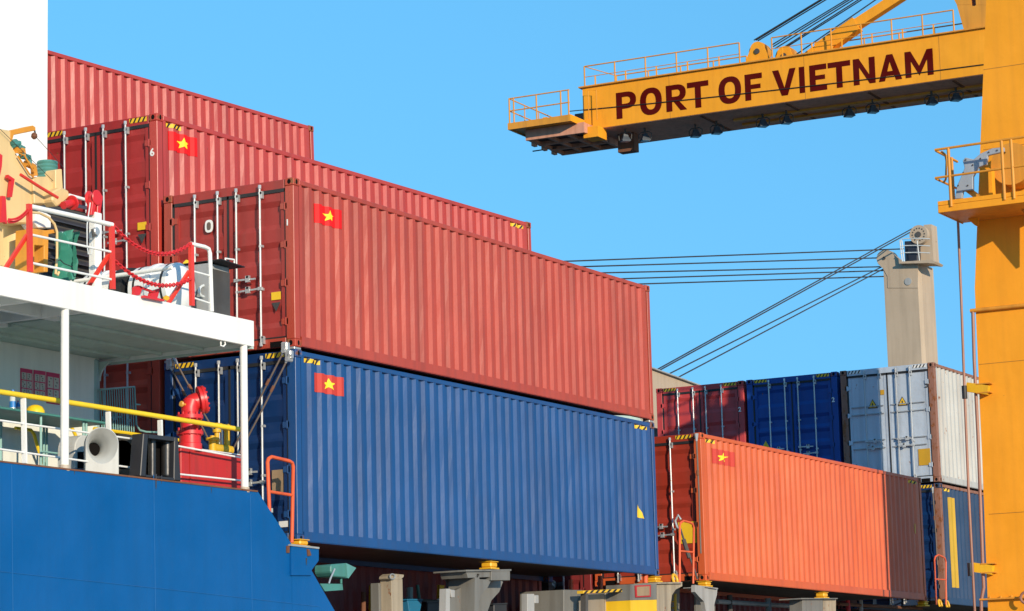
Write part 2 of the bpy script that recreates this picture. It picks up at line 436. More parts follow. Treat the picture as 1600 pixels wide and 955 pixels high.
markw = mat('marking_white', (.75,.75,.72), .6, .3, var=.05, dirt=.05, bump=0)
markk = mat('marking_dark', (.05,.05,.05), .6, .3, var=.05, dirt=.05, bump=0)
tan = mat('sticker_tan', (.32,.22,.13), .6, .3, var=.1, dirt=.2)

def oval_mark(y, z):
    def fn(t, O):
        def ring(a, b, n=20): return [(a*math.copysign(abs(math.cos(k*2*math.pi/n))**.7, math.cos(k*2*math.pi/n)), b*math.copysign(abs(math.sin(k*2*math.pi/n))**.7, math.sin(k*2*math.pi/n))) for k in range(n)]
        MB().prism([O+V(.010, y+p, z+q_) for p, q_ in ring(.075, .10)], (.008, 0, 0)).build('oval_rim', markw, t)
        MB().prism([O+V(.006, y+p, z+q_) for p, q_ in ring(.038, .062)], (.008, 0, 0)).build('oval_plate', mat('oval_grey', (.12,.09,.07), .5), t)
    return fn
zC = HC+.047
def yellow_tri(t, O):
    b = MB(); on_side(b, [(11.42, 1.06), (11.64, 1.04), (11.46, 1.30)], .006, O); b.build('warning_triangle', brightyel, t)
# bay 1: outboard stack
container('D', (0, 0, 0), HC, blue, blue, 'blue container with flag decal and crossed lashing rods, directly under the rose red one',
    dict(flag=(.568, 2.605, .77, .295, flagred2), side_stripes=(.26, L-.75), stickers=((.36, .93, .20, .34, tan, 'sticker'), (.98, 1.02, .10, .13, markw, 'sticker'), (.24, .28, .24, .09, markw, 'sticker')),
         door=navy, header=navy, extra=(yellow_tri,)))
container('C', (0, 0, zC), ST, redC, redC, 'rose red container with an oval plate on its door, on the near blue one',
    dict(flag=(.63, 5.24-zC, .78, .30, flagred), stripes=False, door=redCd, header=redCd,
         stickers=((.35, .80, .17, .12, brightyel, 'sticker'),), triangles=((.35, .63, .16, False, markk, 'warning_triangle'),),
         marks=((.15, 1.86, '1', .13, markw),), extra=(oval_mark(1.58, 2.02), lambda t, O: MB().box(O.x+.012, O.x+.019, O.y+1.2, O.y+1.7, O.z+1.0, O.z+1.35).build('sticker', orangep, t))))
# inboard rows
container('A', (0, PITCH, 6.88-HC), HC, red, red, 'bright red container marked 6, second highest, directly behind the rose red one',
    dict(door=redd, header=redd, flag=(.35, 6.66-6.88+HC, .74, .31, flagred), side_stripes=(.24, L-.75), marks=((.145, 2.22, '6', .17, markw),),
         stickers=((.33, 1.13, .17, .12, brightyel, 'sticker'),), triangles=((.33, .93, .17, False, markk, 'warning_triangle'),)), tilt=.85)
container('A2', (0, PITCH, 6.88-2*HC-.05), HC, oxide2, oxide2, 'red oxide container seen beneath the white upper deck, right of the poster wall', dict(stripes=False))
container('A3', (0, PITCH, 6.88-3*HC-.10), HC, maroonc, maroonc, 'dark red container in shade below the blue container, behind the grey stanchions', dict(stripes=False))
container('B', (0, 3*PITCH, 9.36-HC+.0), HC, red, red, 'highest red container at top left, only its side wall shows past the white tower', dict(stripes=False), tilt=1.55)
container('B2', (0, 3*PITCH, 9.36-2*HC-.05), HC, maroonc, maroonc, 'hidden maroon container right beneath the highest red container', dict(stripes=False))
container('B3', (0, 3*PITCH, 9.36-3*HC-.1), HC, navy, navy, 'hidden navy container at the bottom of the innermost stack', dict(stripes=False))
# bay 2
XE = 14.24
container('E', (XE, 0, 0), HC, orange, orange, 'orange container with a flag decal at lower right, its far third in shade',
    dict(starx=2.5, flag=(.51, 2.635, 1.1, .295, flagred2), side_stripes=(.26, L-.75), door=doororange, header=doororange, rods=(.66, 1.12, 1.45, 1.9), stickers=((.35, .95, .42, .42, brightyel, 'sticker'),),
         extra=(lambda t, O: (MB().box(O.x+11.62, O.x+11.66, O.y-.002, O.y+.004, O.z+1.55, O.z+1.78).build('sticker', yell, t)),)))
# bay 3
XF = 27.70
zF = 5.80-HC
container('I', (XF, 0, -.03), HC, slate, rustfr, 'slate blue container with a long yellow bar on its side, beneath the white container',
    dict(side_stripes=(.26,), door=navy, header=navy, extra=(lambda t, O: (lambda b: (on_side(b, [(.56, .42), (1.0, .42), (1.0, 2.60), (.56, 2.60)], .006, O), b.build('yellow_bar', mat('bar_yellow', (.50,.30,.01), .6, dirt=.15), t)))(MB()),)))
container('F', (XF, 0, zF), HC, whitec, rustfr, 'white refrigerated container with rusty corner posts and warning triangles on its doors',
    dict(reefer=True, sidepaint=whites, cast=rustfr, header=whitec, rods=(.62, .98, 1.42, 1.80), rodmat=mat('pale_steel', (.40,.43,.46), .5, .4, dirt=.2), stripemat=(markw, black), marks=((.26, 2.30, '5', .20, markk),),
         stickers=((.36, .62, .30, .40, mat('sticker_ochre', (.55,.30,.01), .6), 'sticker'), (1.36, 2.28, .10, .12, mat('sticker_ochre', (.55,.30,.01), .6), 'sticker')),
         triangles=((.85, 2.02, .26, True, markk, 'warning_triangle'), (1.62, 2.02, .26, True, markk, 'warning_triangle')),
         extra=(lambda t, O: [MB().prism([O+V(.008, y-.095, 2.02-.092), O+V(.008, y+.095, 2.02-.092), O+V(.008, y, 2.02+.085)], (.006, 0, 0)).build('warning_triangle', brightyel, t) for y in (.85, 1.62)]
                + [MB().cbox(O+V(.006, y, 1.985), .004, .03, .09).build('warning_symbol', markk, t) for y in (.85, 1.62)],)))
container('G', (XF, PITCH, zF), HC, navy2, navy2, 'navy blue container with a small yellow triangle, between the maroon and the white ones',
    dict(marks=((.16, 2.15, '2', .16, markw),), triangles=((1.98, 1.22, .26, True, brightyel, 'warning_triangle'),)))
container('H', (XF, 2*PITCH, zF), HC, winered, winered, 'maroon container with two hazard stripes, left of the navy one in the far upper row',
    dict(marks=((.16, 2.12, '2', .16, markw),)))

# ------------------------------------------------------------------ twistlocks, foundations
def twistlock(x, y, z, m=yell, h=.10, lab=None):
    t = thing('twistlock', (x, y, z), lab, 'twistlock', 'yellow container foundations')
    MB().box(x-.14, x+.14, y-.12, y+.12, z, z+.03).build('base_plate', m, t, bevel=.008)
    MB().box(x-.11, x+.11, y-.10, y+.10, z+.033, z+h-.02).build('housing', m, t, bevel=.02)
    MB().box(x-.13, x+.13, y-.11, y+.11, z+h-.018, z+h-.004).build('top_plate', m, t, bevel=.004)
    return t
#__PART2__
def plate(name, px, thick, m, parent, bevel=0, **pl):
    return MB().prism([at(u, v, **pl) for u, v in px], thick).build(name, m, parent, bevel=bevel)
def pipe(name, px, r, m, parent, n=8, **pl):
    return MB().tube([at(u, v, **pl) for u, v in px], r, n).build(name, m, parent, smooth=True)
def sag(a, b, drop, n=14):
    a = Vector(a); b = Vector(b)
    return [a.lerp(b, k/n)-V(0, 0, drop*4*(k/n)*(1-k/n)) for k in range(n+1)]
def arc(c, r, a0, a1, n=12): return [(c[0]+r*math.cos(R(a0+(a1-a0)*k/n)), c[1]+r*math.sin(R(a0+(a1-a0)*k/n))) for k in range(n+1)]

# ------------------------------------------------------------------ the ship
HY = -.30
ship = thing('cargo_ship', (-6, HY, -6.4), 'cargo ship with blue hull, white upper deck and white tower at the left', 'ship')
zd = .45
pts = [(-16, -8), (-.62, -8), (-.62, -.075), (-1.459, .629), (-16, .608)]
MB().prism([V(x, HY, z) for x, z in pts], (0, 24, 0)).build('hull', hullblue, ship)
wing = [(-.615, -.08), (-.539, -.141), (-.44, -.155), (-.10, -.35), (-.091, -.448), (.515, -1.02), (1.75, -2.2), (1.75, -8), (-.615, -8)]
MB().prism([V(x, HY-.001, z) for x, z in wing], (0, .22, 0)).build('hull', hullblue, ship)
MB().prism([V(x, HY, z) for x, z in ((1.76, -8), (130, -8), (130, -2.2), (1.76, -2.2))], (0, 24, 0)).build('hull', hullblue, ship)
# weld seams on the blue side
for px in ([(18, 726), (20, 955)], [(240, 742), (243, 955)], [(391, 772), (394, 955)]):
    pipe('weld_seam', px, .006, mat('hull_blue_seam', (.005,.105,.31), .5, .3), ship, Y=HY-.002)
pipe('weld_seam', [(0, 893), (300, 925), (500, 948)], .006, MATS['hull_blue_seam'], ship, Y=HY-.002)
for (u, v0, v1, wd_) in ((243, 741, 765, 2.2), (252, 743, 756, 1.2), (478, 872, 884, 2), (116, 734, 742, 1.5), (330, 762, 771, 1.2)):
    plate('rust_run', [(u, v0), (u+wd_, v0), (u+wd_*.8, v1-4), (u+wd_*.45, v1), (u+.2, v1-5)], (0, .004, 0), mat('rust_stain', (.045,.05,.06), .7, .2), ship, Y=HY-.0045 if u != 478 else HY-.034)
plate('bulwark_cap', [(0, 719.5), (403, 766.5), (403, 769), (0, 722)], (0, .22, 0), rustm, ship, Y=HY-.012)
# corner bracket carrying the outboard stack
plate('support_bracket', [(455, 853), (498, 857.5), (498, 876), (487, 891), (487, 899), (455, 899)], (0, .10, 0), hullblue, ship, Y=HY-.03)
plate('bracket_flange', [(455, 850), (499, 855), (499, 857.8), (455, 853)], (0, .35, 0), greyp, ship, Y=HY-.05)
plate('cleat', [(447, 853), (450.5, 853), (451, 864), (447, 864)], (0, -.02, 0), rustm, ship, Y=HY-.001)
plate('cleat', [(479, 858), (482, 859), (485, 868), (480, 869)], (0, -.02, 0), rustm, ship, Y=HY-.031)
# upper deck slab, seen from below
UX = -1.515
MB().box(-16, UX, HY, HY+.06, 2.722, 3.10).build('deck_fascia', white, ship, bevel=.006)
MB().box(UX-.05, UX-.002, HY+.062, 2.5, 2.722, 3.10).build('deck_fascia', white, ship)
MB().box(-5.0, UX-.052, HY+.062, 2.398, 2.78, 3.08).build('deck_plate', soffitm, ship)
MB().box(-16, -5.002, HY+.062, 2.398, 3.0, 3.08).build('deck_plate', tealgrey, ship)
MB().box(-16, UX-.052, 2.40, 3.49, 2.78, 3.08).build('deck_plate', soffitm, ship)
for y in (.45, 1.35): MB().box(-16, -5.002, y, y+.10, 2.74, 2.999).build('deck_beam', white, ship)
for x in (-5.4, -6.5, -7.6, -8.7): MB().box(x, x+.09, HY+.062, 2.39, 2.735, 2.998).build('deck_beam', white, ship)
for y in (.55, 1.3, 1.9): MB().box(-4.99, UX-.06, y, y+.05, 2.742, 2.779).build('deck_stiffener', soffitm, ship)
MB().box(UX-.055, UX, HY+.01, 2.40, 2.690, 2.721).build('deck_edge_bar', soffitm, ship)
# lower deck and walls
MB().box(-16, -.70, HY+.26, 20, zd-.06, zd).build('lower_deck', mat('deck_grey_paint', (.40,.46,.44), .6), ship)
WY = 2.40
MB().box(-6.3, -1.66, WY, WY+.10, zd, 2.778).build('deckhouse_wall', mat('wall_cream', (.78,.79,.72), .55, .4, var=.03, dirt=.07), ship)
MB().box(-1.78, -1.655, WY-.03, WY+.13, zd, 2.77).build('wall_edge', tealgrey, ship, bevel=.03)
MB().box(-6.42, -6.31, .9, WY+.10, zd, 2.778).build('deckhouse_wall', MATS['wall_cream'], ship)
MB().box(-16, -6.425, .9, .98, zd, 2.778).build('deckhouse_wall', MATS['wall_cream'], ship)
g = [V(-1.70, WY-.03, 2.72)]+[V(-1.70, WY-.03-.28+.28*math.sin(a), 2.44+.28*math.cos(a)) for a in [k*math.pi/16 for k in range(0, 9)]]
MB().prism(g, (.04, 0, 0)).build('corner_gusset', soffitm, ship)
# white posts
for X_ in (-5.76, -1.70):
    MB().cyl((X_, HY+.06, .60), (X_, HY+.06, 2.725), .055, 20).build('deck_post', white, ship, smooth=True)
    MB().cyl((X_, HY+.06, .60), (X_, HY+.06, .68), .068, 16).build('post_foot', mat('rusty_white', (.5,.42,.33), .6, dirt=.3, rust=.5), ship, smooth=True)
pipe('deck_hook', [(345, 534), (345, 540), (349, 541.5), (352, 538), (351, 534)], .012, white, ship, Y=HY+.03)
# funnel / accommodation tower
MB().box(-18, -1.53, 3.5, 15, 3.102, 19).build('tower', mat('tower_white', (.82,.81,.77), .5, .4, var=.015, dirt=.03), ship)
# main deck further forward and inboard bulkhead
MB().box(1.8, 128, HY+.01, 23.6, -2.26, -2.2).build('main_deck', mat('main_deck_red', (.12,.05,.04), .7, dirt=.3), ship)

# ------------------------------------------------------------------ railing of the lower deck
ry = HY+.30
rl = thing('deck_railing', (-4.5, ry, .6), 'lower deck railing with yellow top rail and white mid rails', 'railing')
pipe('top_rail', [(-60, 603), (0, 612.5), (105, 628.5), (250, 651), (384, 672.5)], .036, mat('rail_yellow', (.85,.58,.015), .4, .5, dirt=.05), rl, n=12, Y=ry)
pipe('mid_rail', [(-60, 649), (0, 657), (250, 692), (386, 717)], .014, white, rl, Y=ry)
pipe('mid_rail', [(-60, 693), (0, 702), (270, 740), (386, 752)], .014, white, rl, Y=ry)
for u, v0, v1 in ((-30, 607, 722), (36.5, 619, 724), (169, 640, 739), (250, 653, 748)):
    a = at(u, v0, Y=ry); b = at(u+2, v1, Y=ry)
    MB().beam(a-V(0,0,.03), b, .07, .03).build('railing_post', white, rl)

# inner handrail
t = thing('inner_handrail', at(200, 700, Y=1.9), 'low yellow handrail seen behind the grey mooring fairlead', 'handrail')
pipe('rail', [(147, 670), (200, 677), (225, 681), (280, 688), (320, 694)], .028, MATS['rail_yellow'], t, n=8, Y=1.9)
for u in (200, 262): 
    a = at(u, 684, Y=1.9); MB().cyl(a, (a.x, a.y, zd), .02).build('rail_leg', MATS['rail_yellow'], t)
# posters
t = thing('safety_poster', (-4.2, WY-.012, 1.9), 'three panel pink and white safety poster on the wall', 'poster')
pink = mat('poster_pink', (.60,.045,.13), .5, .3, var=.05, dirt=.02); paper = mat('poster_paper', (.55,.50,.44), .6, .3, var=.1, dirt=.1); ink = mat('poster_ink', (.18,.16,.15), .7, .2)
def pp(u, v, off=0): return at(u, v, Y=WY-.012-off)
panels = [((32.5, 575), (51, 578), (51, 622), (32.5, 619)), ((53, 578), (71.5, 580.5), (71.5, 625), (53, 622)), ((73, 581), (93.5, 584.5), (93.5, 633), (73, 630))]
rr = random.Random(3)
for i, q4 in enumerate(panels):
    po = MB().prism([pp(*c) for c in q4], (0, .008, 0)).build('poster_panel', pink, t)
    (x0, y0), (x1, y1), (_, y2), (_, y3) = q4
    def g_(a, b, off): return pp(x0+(x1-x0)*a, (y0+(y3-y0)*b)*(1-a)+(y1+(y2-y1)*b)*a, off)
    for rr_ in range(3 if i < 2 else 2):
        for c_ in range(2):
            a0, a1 = .08+.45*c_, .08+.45*c_+.40; hh = .27 if i < 2 else .38
            b0 = .14+rr_*(hh+.02); b1 = b0+hh-.02
            MB().prism([g_(a0, b0, .003), g_(a1, b0, .003), g_(a1, b1, .003), g_(a0, b1, .003)], (0, .002, 0)).build('poster_picture', paper, po)
            for k in range(3):
                u0 = a0+.05+rr.random()*.15; w0 = b0+.03+k*(b1-b0)/3.4
                MB().prism([g_(u0, w0, .0045), g_(u0+.12, w0+.01, .0045), g_(u0+.10, w0+.05, .0045), g_(u0+.02, w0+.045, .0045)], (0, .001, 0)).build('ink_mark', ink, po)
# table with stools
TY = 1.75
c0 = at(-20, 650, Y=TY-.55); 
t = thing('table', at(60, 655, Y=TY), 'long sea green table behind the yellow rail', 'table')
xl = at(-40, 650, Y=TY).x; zt = at(55, 644, Y=TY-.35).z; xr = at(163, 664, Y=TY-.35).x
MB().box(xl, xr, TY-.40, TY+.45, zt-.035, zt).build('table_top', teal, t, bevel=.008)
for x in (xl+1.0, xl+2.0, xr-.45):
    for y in (TY-.33, TY+.38): MB().cyl((x, y, zd), (x, y, zt-.036), .018).build('leg', mat('pale_green_pipe', (.22,.42,.38), .5), t)
for zz in (.33, .15):
    MB().beam((xl+1.0, TY-.33, zd+zz*2), (xr-.45, TY-.33, zd+zz*2), .025, .025).build('stretcher', MATS['pale_green_pipe'], t)
t = thing('bench', (xl+.9, TY-.75, zd), 'low sea green bench in front of the green table', 'bench')
MB().box(xl+.2, xl+2.0, TY-.95, TY-.6, zd+.33, zd+.36).build('seat', mat('bench_green', (.16,.33,.27), .5), t)
for x in (xl+.3, xl+1.9):
    for y in (TY-.92, TY-.63): MB().box(x-.02, x+.02, y-.015, y+.015, zd, zd+.328).build('leg', MATS['bench_green'], t)
# helmet and bottles on the table
hp = at(55, 643, Y=TY-.1); hz = zt+.002
t = thing('safety_helmet', (hp.x, hp.y, hz), 'yellow safety helmet lying on the green table', 'helmet')
MB().lathe((hp.x, hp.y, hz), (0,0,1), [(.15, 0), (.155, .012), (.135, .02), (.13, .07), (.10, .12), (.05, .145), (.001, .15)]).build('shell', MATS['rail_yellow'], t, smooth=True)
MB().box(hp.x-.02, hp.x+.25, hp.y-.10, hp.y+.10, hz, hz+.012).build('brim', MATS['rail_yellow'], t, bevel=.005)
bot = mat('clear_plastic', (.55,.62,.65), .15, .6, var=.03, dirt=0); blab = mat('bottle_label_blue', (.02,.22,.62), .4)
for (u, rr_, h, lab, lc) in ((20, .047, .31, 'tall clear water bottle with a white and blue label on the table', bot), (28, .032, .17, 'small blue bottle with a red cap standing beside the tall bottle', blab)):
    q = at(u, 643, Y=TY-.1)
    t = thing('bottle', (q.x, q.y, hz), lab, 'bottle')
    MB().lathe((q.x, q.y, hz), (0,0,1), [(rr_, 0), (rr_, h*.65), (rr_*.35, h*.85), (rr_*.35, h*.93)]).build('bottle_body', lc, t, smooth=True)
    MB().lathe((q.x, q.y, hz), (0,0,1), [(rr_+.002, h*.2), (rr_+.002, h*.48)]).build('bottle_label', blab if lc == bot else paper, t)
    MB().cyl((q.x, q.y, hz+h*.93), (q.x, q.y, hz+h), rr_*.45).build('cap', redp if lc == blab else blab, t)
# yellow stair rail under the table
t = thing('stair_handrail', at(60, 700, Y=2.2), 'bent yellow pipe handrail under the green table', 'handrail')
pipe('rail', [(24, 669), (48, 672), (53, 678), (60, 703), (70, 728)], .025, MATS['rail_yellow'], t, Y=2.2)
t = thing('stair_handrail', at(118, 680, Y=2.2), 'short bent yellow handrail right of the first white post', 'handrail')
pipe('rail', [(112, 668), (118, 680), (124, 700), (130, 728)], .025, MATS['rail_yellow'], t, Y=2.2)
# green grating gate
t = thing('grating_gate', at(185, 640, Y=2.3), 'sea green barred gate standing at the end of the wall', 'gate')
gp = dict(Y=2.3); gm = MATS['pale_green_pipe']
pipe('gate_frame', [(155, 609), (210, 604.5), (213, 664), (218, 672), (228, 675), (250, 676)], .016, gm, t, **gp)
for k in range(15):
    u = 157+k*3.55
    pipe('bar', [(u, 609-(u-155)*.08), (u+2.5, 675)], .009, gm, t, n=6, **gp)
pipe('latch', [(212, 632), (219, 632.5)], .012, gm, t, **gp)
# ventilator cowl
vy = HY+.07
t = thing('ventilator_cowl', at(165, 735, Y=vy), 'pale grey horn shaped ventilator mouth behind the railing', 'ventilator')
gc = mat('cowl_grey', (.50,.50,.47), .55, .3, var=.06, dirt=.12)
hx = at(171, 700, Y=vy); hw_ = .22; zb_ = at(171, 741, Y=vy).z; ztp = at(170, 667, Y=vy).z
def turn(x, y, z): return V(hx.x+(x+y)*.7071, vy+.13+(y-x)*.7071, z)
def horn(k):   # ring k of 0..1 from outer rim to the throat
    out = []
    zc_ = ztp-hw_
    for i in range(28):
        a = i*2*math.pi/28; x = math.cos(a); z = math.sin(a)
        fl = (1-k)**1.9; rx_ = .085+(hw_*.95-.085)*fl
        up = rx_; dn = .10+((zc_-zb_)*.66-.10)*fl
        out.append(turn(x*rx_-.07*k, -.06+.38*k, zc_-.03*k+(z*up if z > 0 else z*dn)))
    return out
mb = MB(); rings = [horn(k/8) for k in range(9)]
mb.add([v for r_ in rings for v in r_], [(i*28+j, i*28+(j+1) % 28, (i+1)*28+(j+1) % 28, (i+1)*28+j) for i in range(8) for j in range(28)])
mb.build('horn', gc, t, smooth=True)
shell = [turn(hw_*math.cos(a), -.05, ztp-hw_+hw_*math.sin(a)) for a in [math.pi*k/14 for k in range(15)]]+[turn(-hw_, -.05, zb_), turn(hw_, -.05, zb_)]
n_ = len(shell); inner = rings[0]
mb = MB(); mb.add(shell+[s_+V(.13, .13, 0) for s_ in shell], [(i, (i+1) % n_, n_+(i+1) % n_, n_+i) for i in range(n_)])
# front face between shell outline and horn rim
fr = MB(); fr.add(shell[:15]+[rings[0][k] for k in range(15)], [(k, k+1, 15+k+1, 15+k) for k in range(14)])
low = [rings[0][14+k] if 14+k < 28 else rings[0][0] for k in range(15)]
lo = [turn(-hw_+2*hw_*k/14, -.05, zb_) for k in range(15)]
fr.add(low+lo, [(k, k+1, 15+k+1, 15+k) for k in range(14)])
fr.add([shell[14], lo[0], low[0]], [(0, 1, 2)]); fr.add([shell[0], lo[14], low[14]], [(0, 1, 2)])
mb.build('casing', gc, t); fr.build('rim_plate', gc, t)
MB().cyl(turn(-.07, .315, ztp-hw_-.03), turn(-.07, .36, ztp-hw_-.03), .10).build('throat', hole, t)
t = thing('ventilator_box', at(130, 735, Y=.5), 'rounded grey ventilator box left of the horn ventilator', 'ventilator')
pr = [(117, 733), (117, 702)]+[(117+14*(1-math.cos(a)), 702-22*math.sin(a)) for a in [R(15*k) for k in range(1, 7)]]+[(152, 683), (152, 733)]
plate('casing', pr, (0, .3, 0), gc, t, bevel=.01, Y=.5)
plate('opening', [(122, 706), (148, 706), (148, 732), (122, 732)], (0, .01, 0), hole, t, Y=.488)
# fairlead rollers
fy = HY+.07
t = thing('roller_fairlead', at(250, 745, Y=fy), 'black mooring fairlead with two upright rollers on the hull edge', 'fairlead')
fk = mat('fairlead_black', (.018,.020,.026), .5, .5, var=.1, dirt=.15); frr = mat('roller_worn', (.03,.03,.032), .35, .7, metal=.4, var=.3, dirt=.3)
plate('side_frame', [(224.5, 677), (232, 678.5), (228, 745), (219.5, 744)], (0, .20, 0), fk, t, bevel=.01, Y=fy-.06)
plate('side_frame', [(273, 683), (278.5, 684), (283, 752), (272, 750.5)], (0, .20, 0), fk, t, bevel=.01, Y=fy-.06)
plate('top_frame', [(232, 678.5), (273, 683), (273, 689.5), (232, 684.5)], (0, .20, 0), fk, t, Y=fy-.055)
plate('bottom_frame', [(228.2, 742), (272, 747), (272, 750.5), (228.2, 745)], (0, .20, 0), fk, t, Y=fy-.055)
for u in (237.5, 260.5):
    r_ = .055 if u < 250 else .085
    a = at(u, 685.5+(u-232)*.12, Y=fy+.1); b = at(u, 744, Y=fy+.1)
    mb = MB(); nseg = 9
    mb.lathe(b, a-b, [(r_*(1.0 if k % 2 else .965), (a-b).length*k/18) for k in range(19)], 20); mb.build('roller', frr, t, smooth=True)
plate('back_shade', [(229, 686), (272, 690), (272, 746), (227, 741)], (0, .02, 0), hole, t, Y=fy+.185)  # black sheet painted in for the shade behind the rollers
# dark winch body behind the fairlead
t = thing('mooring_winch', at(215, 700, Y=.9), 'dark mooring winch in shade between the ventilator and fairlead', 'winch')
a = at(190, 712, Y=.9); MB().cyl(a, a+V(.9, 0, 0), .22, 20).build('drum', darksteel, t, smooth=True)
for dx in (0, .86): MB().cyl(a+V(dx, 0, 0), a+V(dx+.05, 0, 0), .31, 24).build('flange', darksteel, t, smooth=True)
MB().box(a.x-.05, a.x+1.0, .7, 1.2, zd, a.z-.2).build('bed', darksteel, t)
# red box and pump
t = thing('fire_hose_box', at(330, 752, Y=0), 'red steel box with a sloping rusty front beside the last white post', 'box')
by = HY+.42
mb = MB(); A_ = [at(282, 753, Y=by), at(302, 757.5, Y=by), at(302, 705, Y=by), at(284, 699.5, Y=by)]
x0 = at(283, 752, Y=by).x; x1 = at(379, 763, Y=by).x; zt_ = at(303, 702, Y=by).z; zb_ = zd+.02
MB().box(x0, x1, by, by+.65, zb_, zt_).build('box_body', mat('weathered_red', (.50,.022,.02), .5, .4, var=.1, dirt=.22, rust=.10), t, bevel=.01)
MB().box(x0-.015, x1+.015, by-.015, by+.665, zt_+.001, zt_+.018).build('lid', whitedull, t)
MB().box(x0+.2, x0+.225, by-.012, by-.001, zb_+.05, zt_-.03).build('stiffener', MATS['weathered_red'], t)
def P2(u, v): return at(u, v, Y=.25)
t = thing('standpipe_valve', P2(298, 700), 'large bright red flanged standpipe with a round bolted head', 'valve')
b0 = P2(297, 706); up = V(0, 0, 1); sc = (P2(297, 640)-P2(297, 706)).length/66
pz = lambda v: (706-v)*sc
MB().lathe(b0, up, [(.17, 0), (.17, pz(694)), (.155, pz(693)), (.155, pz(679))], 24).build('base', redp, t, smooth=True)
MB().lathe(b0, up, [(.155, pz(680)), (.19, pz(679.5)), (.19, pz(674)), (.135, pz(673)), (.135, pz(656)), (.19, pz(655)), (.19, pz(649)), (.12, pz(648)), (.12, pz(644))], 24).build('pipe_flange', redp, t, smooth=True)
for zz in (676, 652):
    for k in range(10):
        a = k*math.pi/5; c = b0+V(.165*math.cos(a), .165*math.sin(a), pz(zz)-.045); MB().cyl(c, c+V(0,0,.11), .014, 6).build('bolt', redp, t)
e0 = b0+V(0, 0, pz(644)); hd = P2(313, 628)
mid = e0+V(.03, 0, .12)
ax = Vector((.62, -.62, .18)).normalized()
hd = b0+V(.04, 0, 0); hd.z = at(310, 630, Y=.25).z
MB().tube([e0, e0+V(0, 0, .06), e0+V(.02, -.01, .13), hd+V(0, 0, -.02), hd+ax*.12], .125, 20).build('elbow', redp, t, smooth=True)
MB().lathe(hd+ax*.10, ax, [(.13, 0), (.20, .01), (.20, .045), (.19, .05), (.19, .06), (.20, .065), (.20, .10), (.12, .105), (.0, .11)], 28).build('blind_flange', redp, t, smooth=True)
s1 = ax.cross(up).normalized(); s2 = s1.cross(ax)
for k in range(12):
    a = k*math.pi/6; c = hd+ax*.20+(s1*math.cos(a)+s2*math.sin(a))*.165; MB().cyl(c, c+ax*.025, .016, 6).build('bolt', redp, t)
c = P2(287, 632); MB().cyl(c-V(.06,0,0), c+V(.10,0,0), .018, 10).build('drain_valve', mat('brass_yellow', (.6,.30,.04), .4), t)
MB().lathe(c-V(.07, 0, 0), (1, 0, 0), [(.03, 0), (.045, .015), (.03, .05)], 12).build('drain_valve', MATS['brass_yellow'], t)
# yellow valve group
t = thing('yellow_valve', P2(345, 705), 'yellow flanged valve pipes standing behind the red box', 'valve')
vm = mat('valve_yellow', (.70,.40,.01), .5, dirt=.12)
for u, v0, v1, r_ in ((332, 709, 681, .055), (339, 706, 667, .035), (354.5, 706, 663, .045)):
    a = at(u, v0, Y=.45); h = (at(u, v1, Y=.45)-a).length; a.z -= .12; h += .12
    MB().lathe(a, up, [(r_, 0), (r_, h*.2), (r_*1.7, h*.21), (r_*1.7, h*.29), (r_, h*.30), (r_, h*.82), (r_*1.8, h*.83), (r_*1.8, h*.92), (r_*.7, h*.93), (r_*.7, h)], 16).build('valve_pipe', vm, t, smooth=True)
a = at(332, 700, Y=.45); b = at(360, 704, Y=.45); MB().cyl(a, b, .07, 14).build('valve_pipe', vm, t, smooth=True)
a = at(337, 663, Y=.45); b = at(357, 666, Y=.45); MB().beam(a, b, .05, .04).build('yoke', vm, t)
a = at(347, 672, Y=.45); MB().cyl(a-V(0,0,.25), a, .012).build('spindle', steel, t)
# orange hand hoops at the container doors
def hoop(label, px, Y, r=.028):
    t = thing('hand_hoop', at(*px[0], Y=Y), label, 'ladder', 'orange hand hoops beside the stacks')
    (x0, y0), (x1, y1), (x2, y2), (x3, y3), (mu0, mv0, mu1, mv1) = px
    pts = [(x0, y0)]+[(x1, y1+8)]+[(x1+1.5, y1+3), (x1+6, y1)]+[(x2-6, y2-.5), (x2-1.5, y2+2.5), (x2, y2+8)]+[(x3, y3)]
    pipe('hoop_frame', pts, r, orangep, t, n=10, Y=Y)
    pipe('rung', [(mu0, mv0), (mu1, mv1)], r*.85, orangep, t, Y=Y)
    return t
hoop('orange pipe hoop in front of the near blue container door', ((421, 800), (418, 714), (458, 721), (456, 848), (419, 768, 457, 774)), -.16)
hoop('orange ladder hoop in front of the red oxide door of the orange container', ((1062, 913), (1062, 814), (1084, 817), (1083, 912), (1062, 861, 1084, 863)), -.16+.0, .022)
hoop('far orange ladder hoop in front of the navy door at lower right', ((1463, 945), (1460, 867), (1478, 870), (1478, 945), (1461, 905, 1478, 906)), -.16, .020)
# lashing rods
def rod(px, x, label, r=.014, grp='lashing rods crossing the container doors'):
    t = thing('lashing_rod', at(*px[0], X=x), label, 'lashing rod', grp)
    pipe('rod', px, r, mat('rod_brown_steel', (.20,.15,.12), .5, .5, metal=.4, dirt=.2), t, X=x)
    a = at(*px[0], X=x); b = at(*px[-1], X=x); d = (b-a).normalized()
    MB().cyl(a-d*.03, a+d*.12, r*2.6, 8, r*1.2).build('rod_head', steel, t, smooth=True)
    m_ = a+d*(b-a).length*.30; MB().cyl(m_, m_+d*.10, r*1.7, 8).build('coupler', rustm, t)
    return t
rod([(264, 570), (300, 635), (335, 705)], -.14, 'lashing rod at upper left of the near blue door, lower of its pair')
rod([(272, 560), (315, 640), (350, 700)], -.16, 'lashing rod at upper left of the near blue door, upper of its pair')
rod([(446, 544), (405, 625), (362, 706)], -.14, 'lashing rod at upper right of the near blue door, left of its pair')
rod([(452, 556), (410, 640), (372, 712)], -.16, 'lashing rod at upper right of the near blue door, right of its pair')
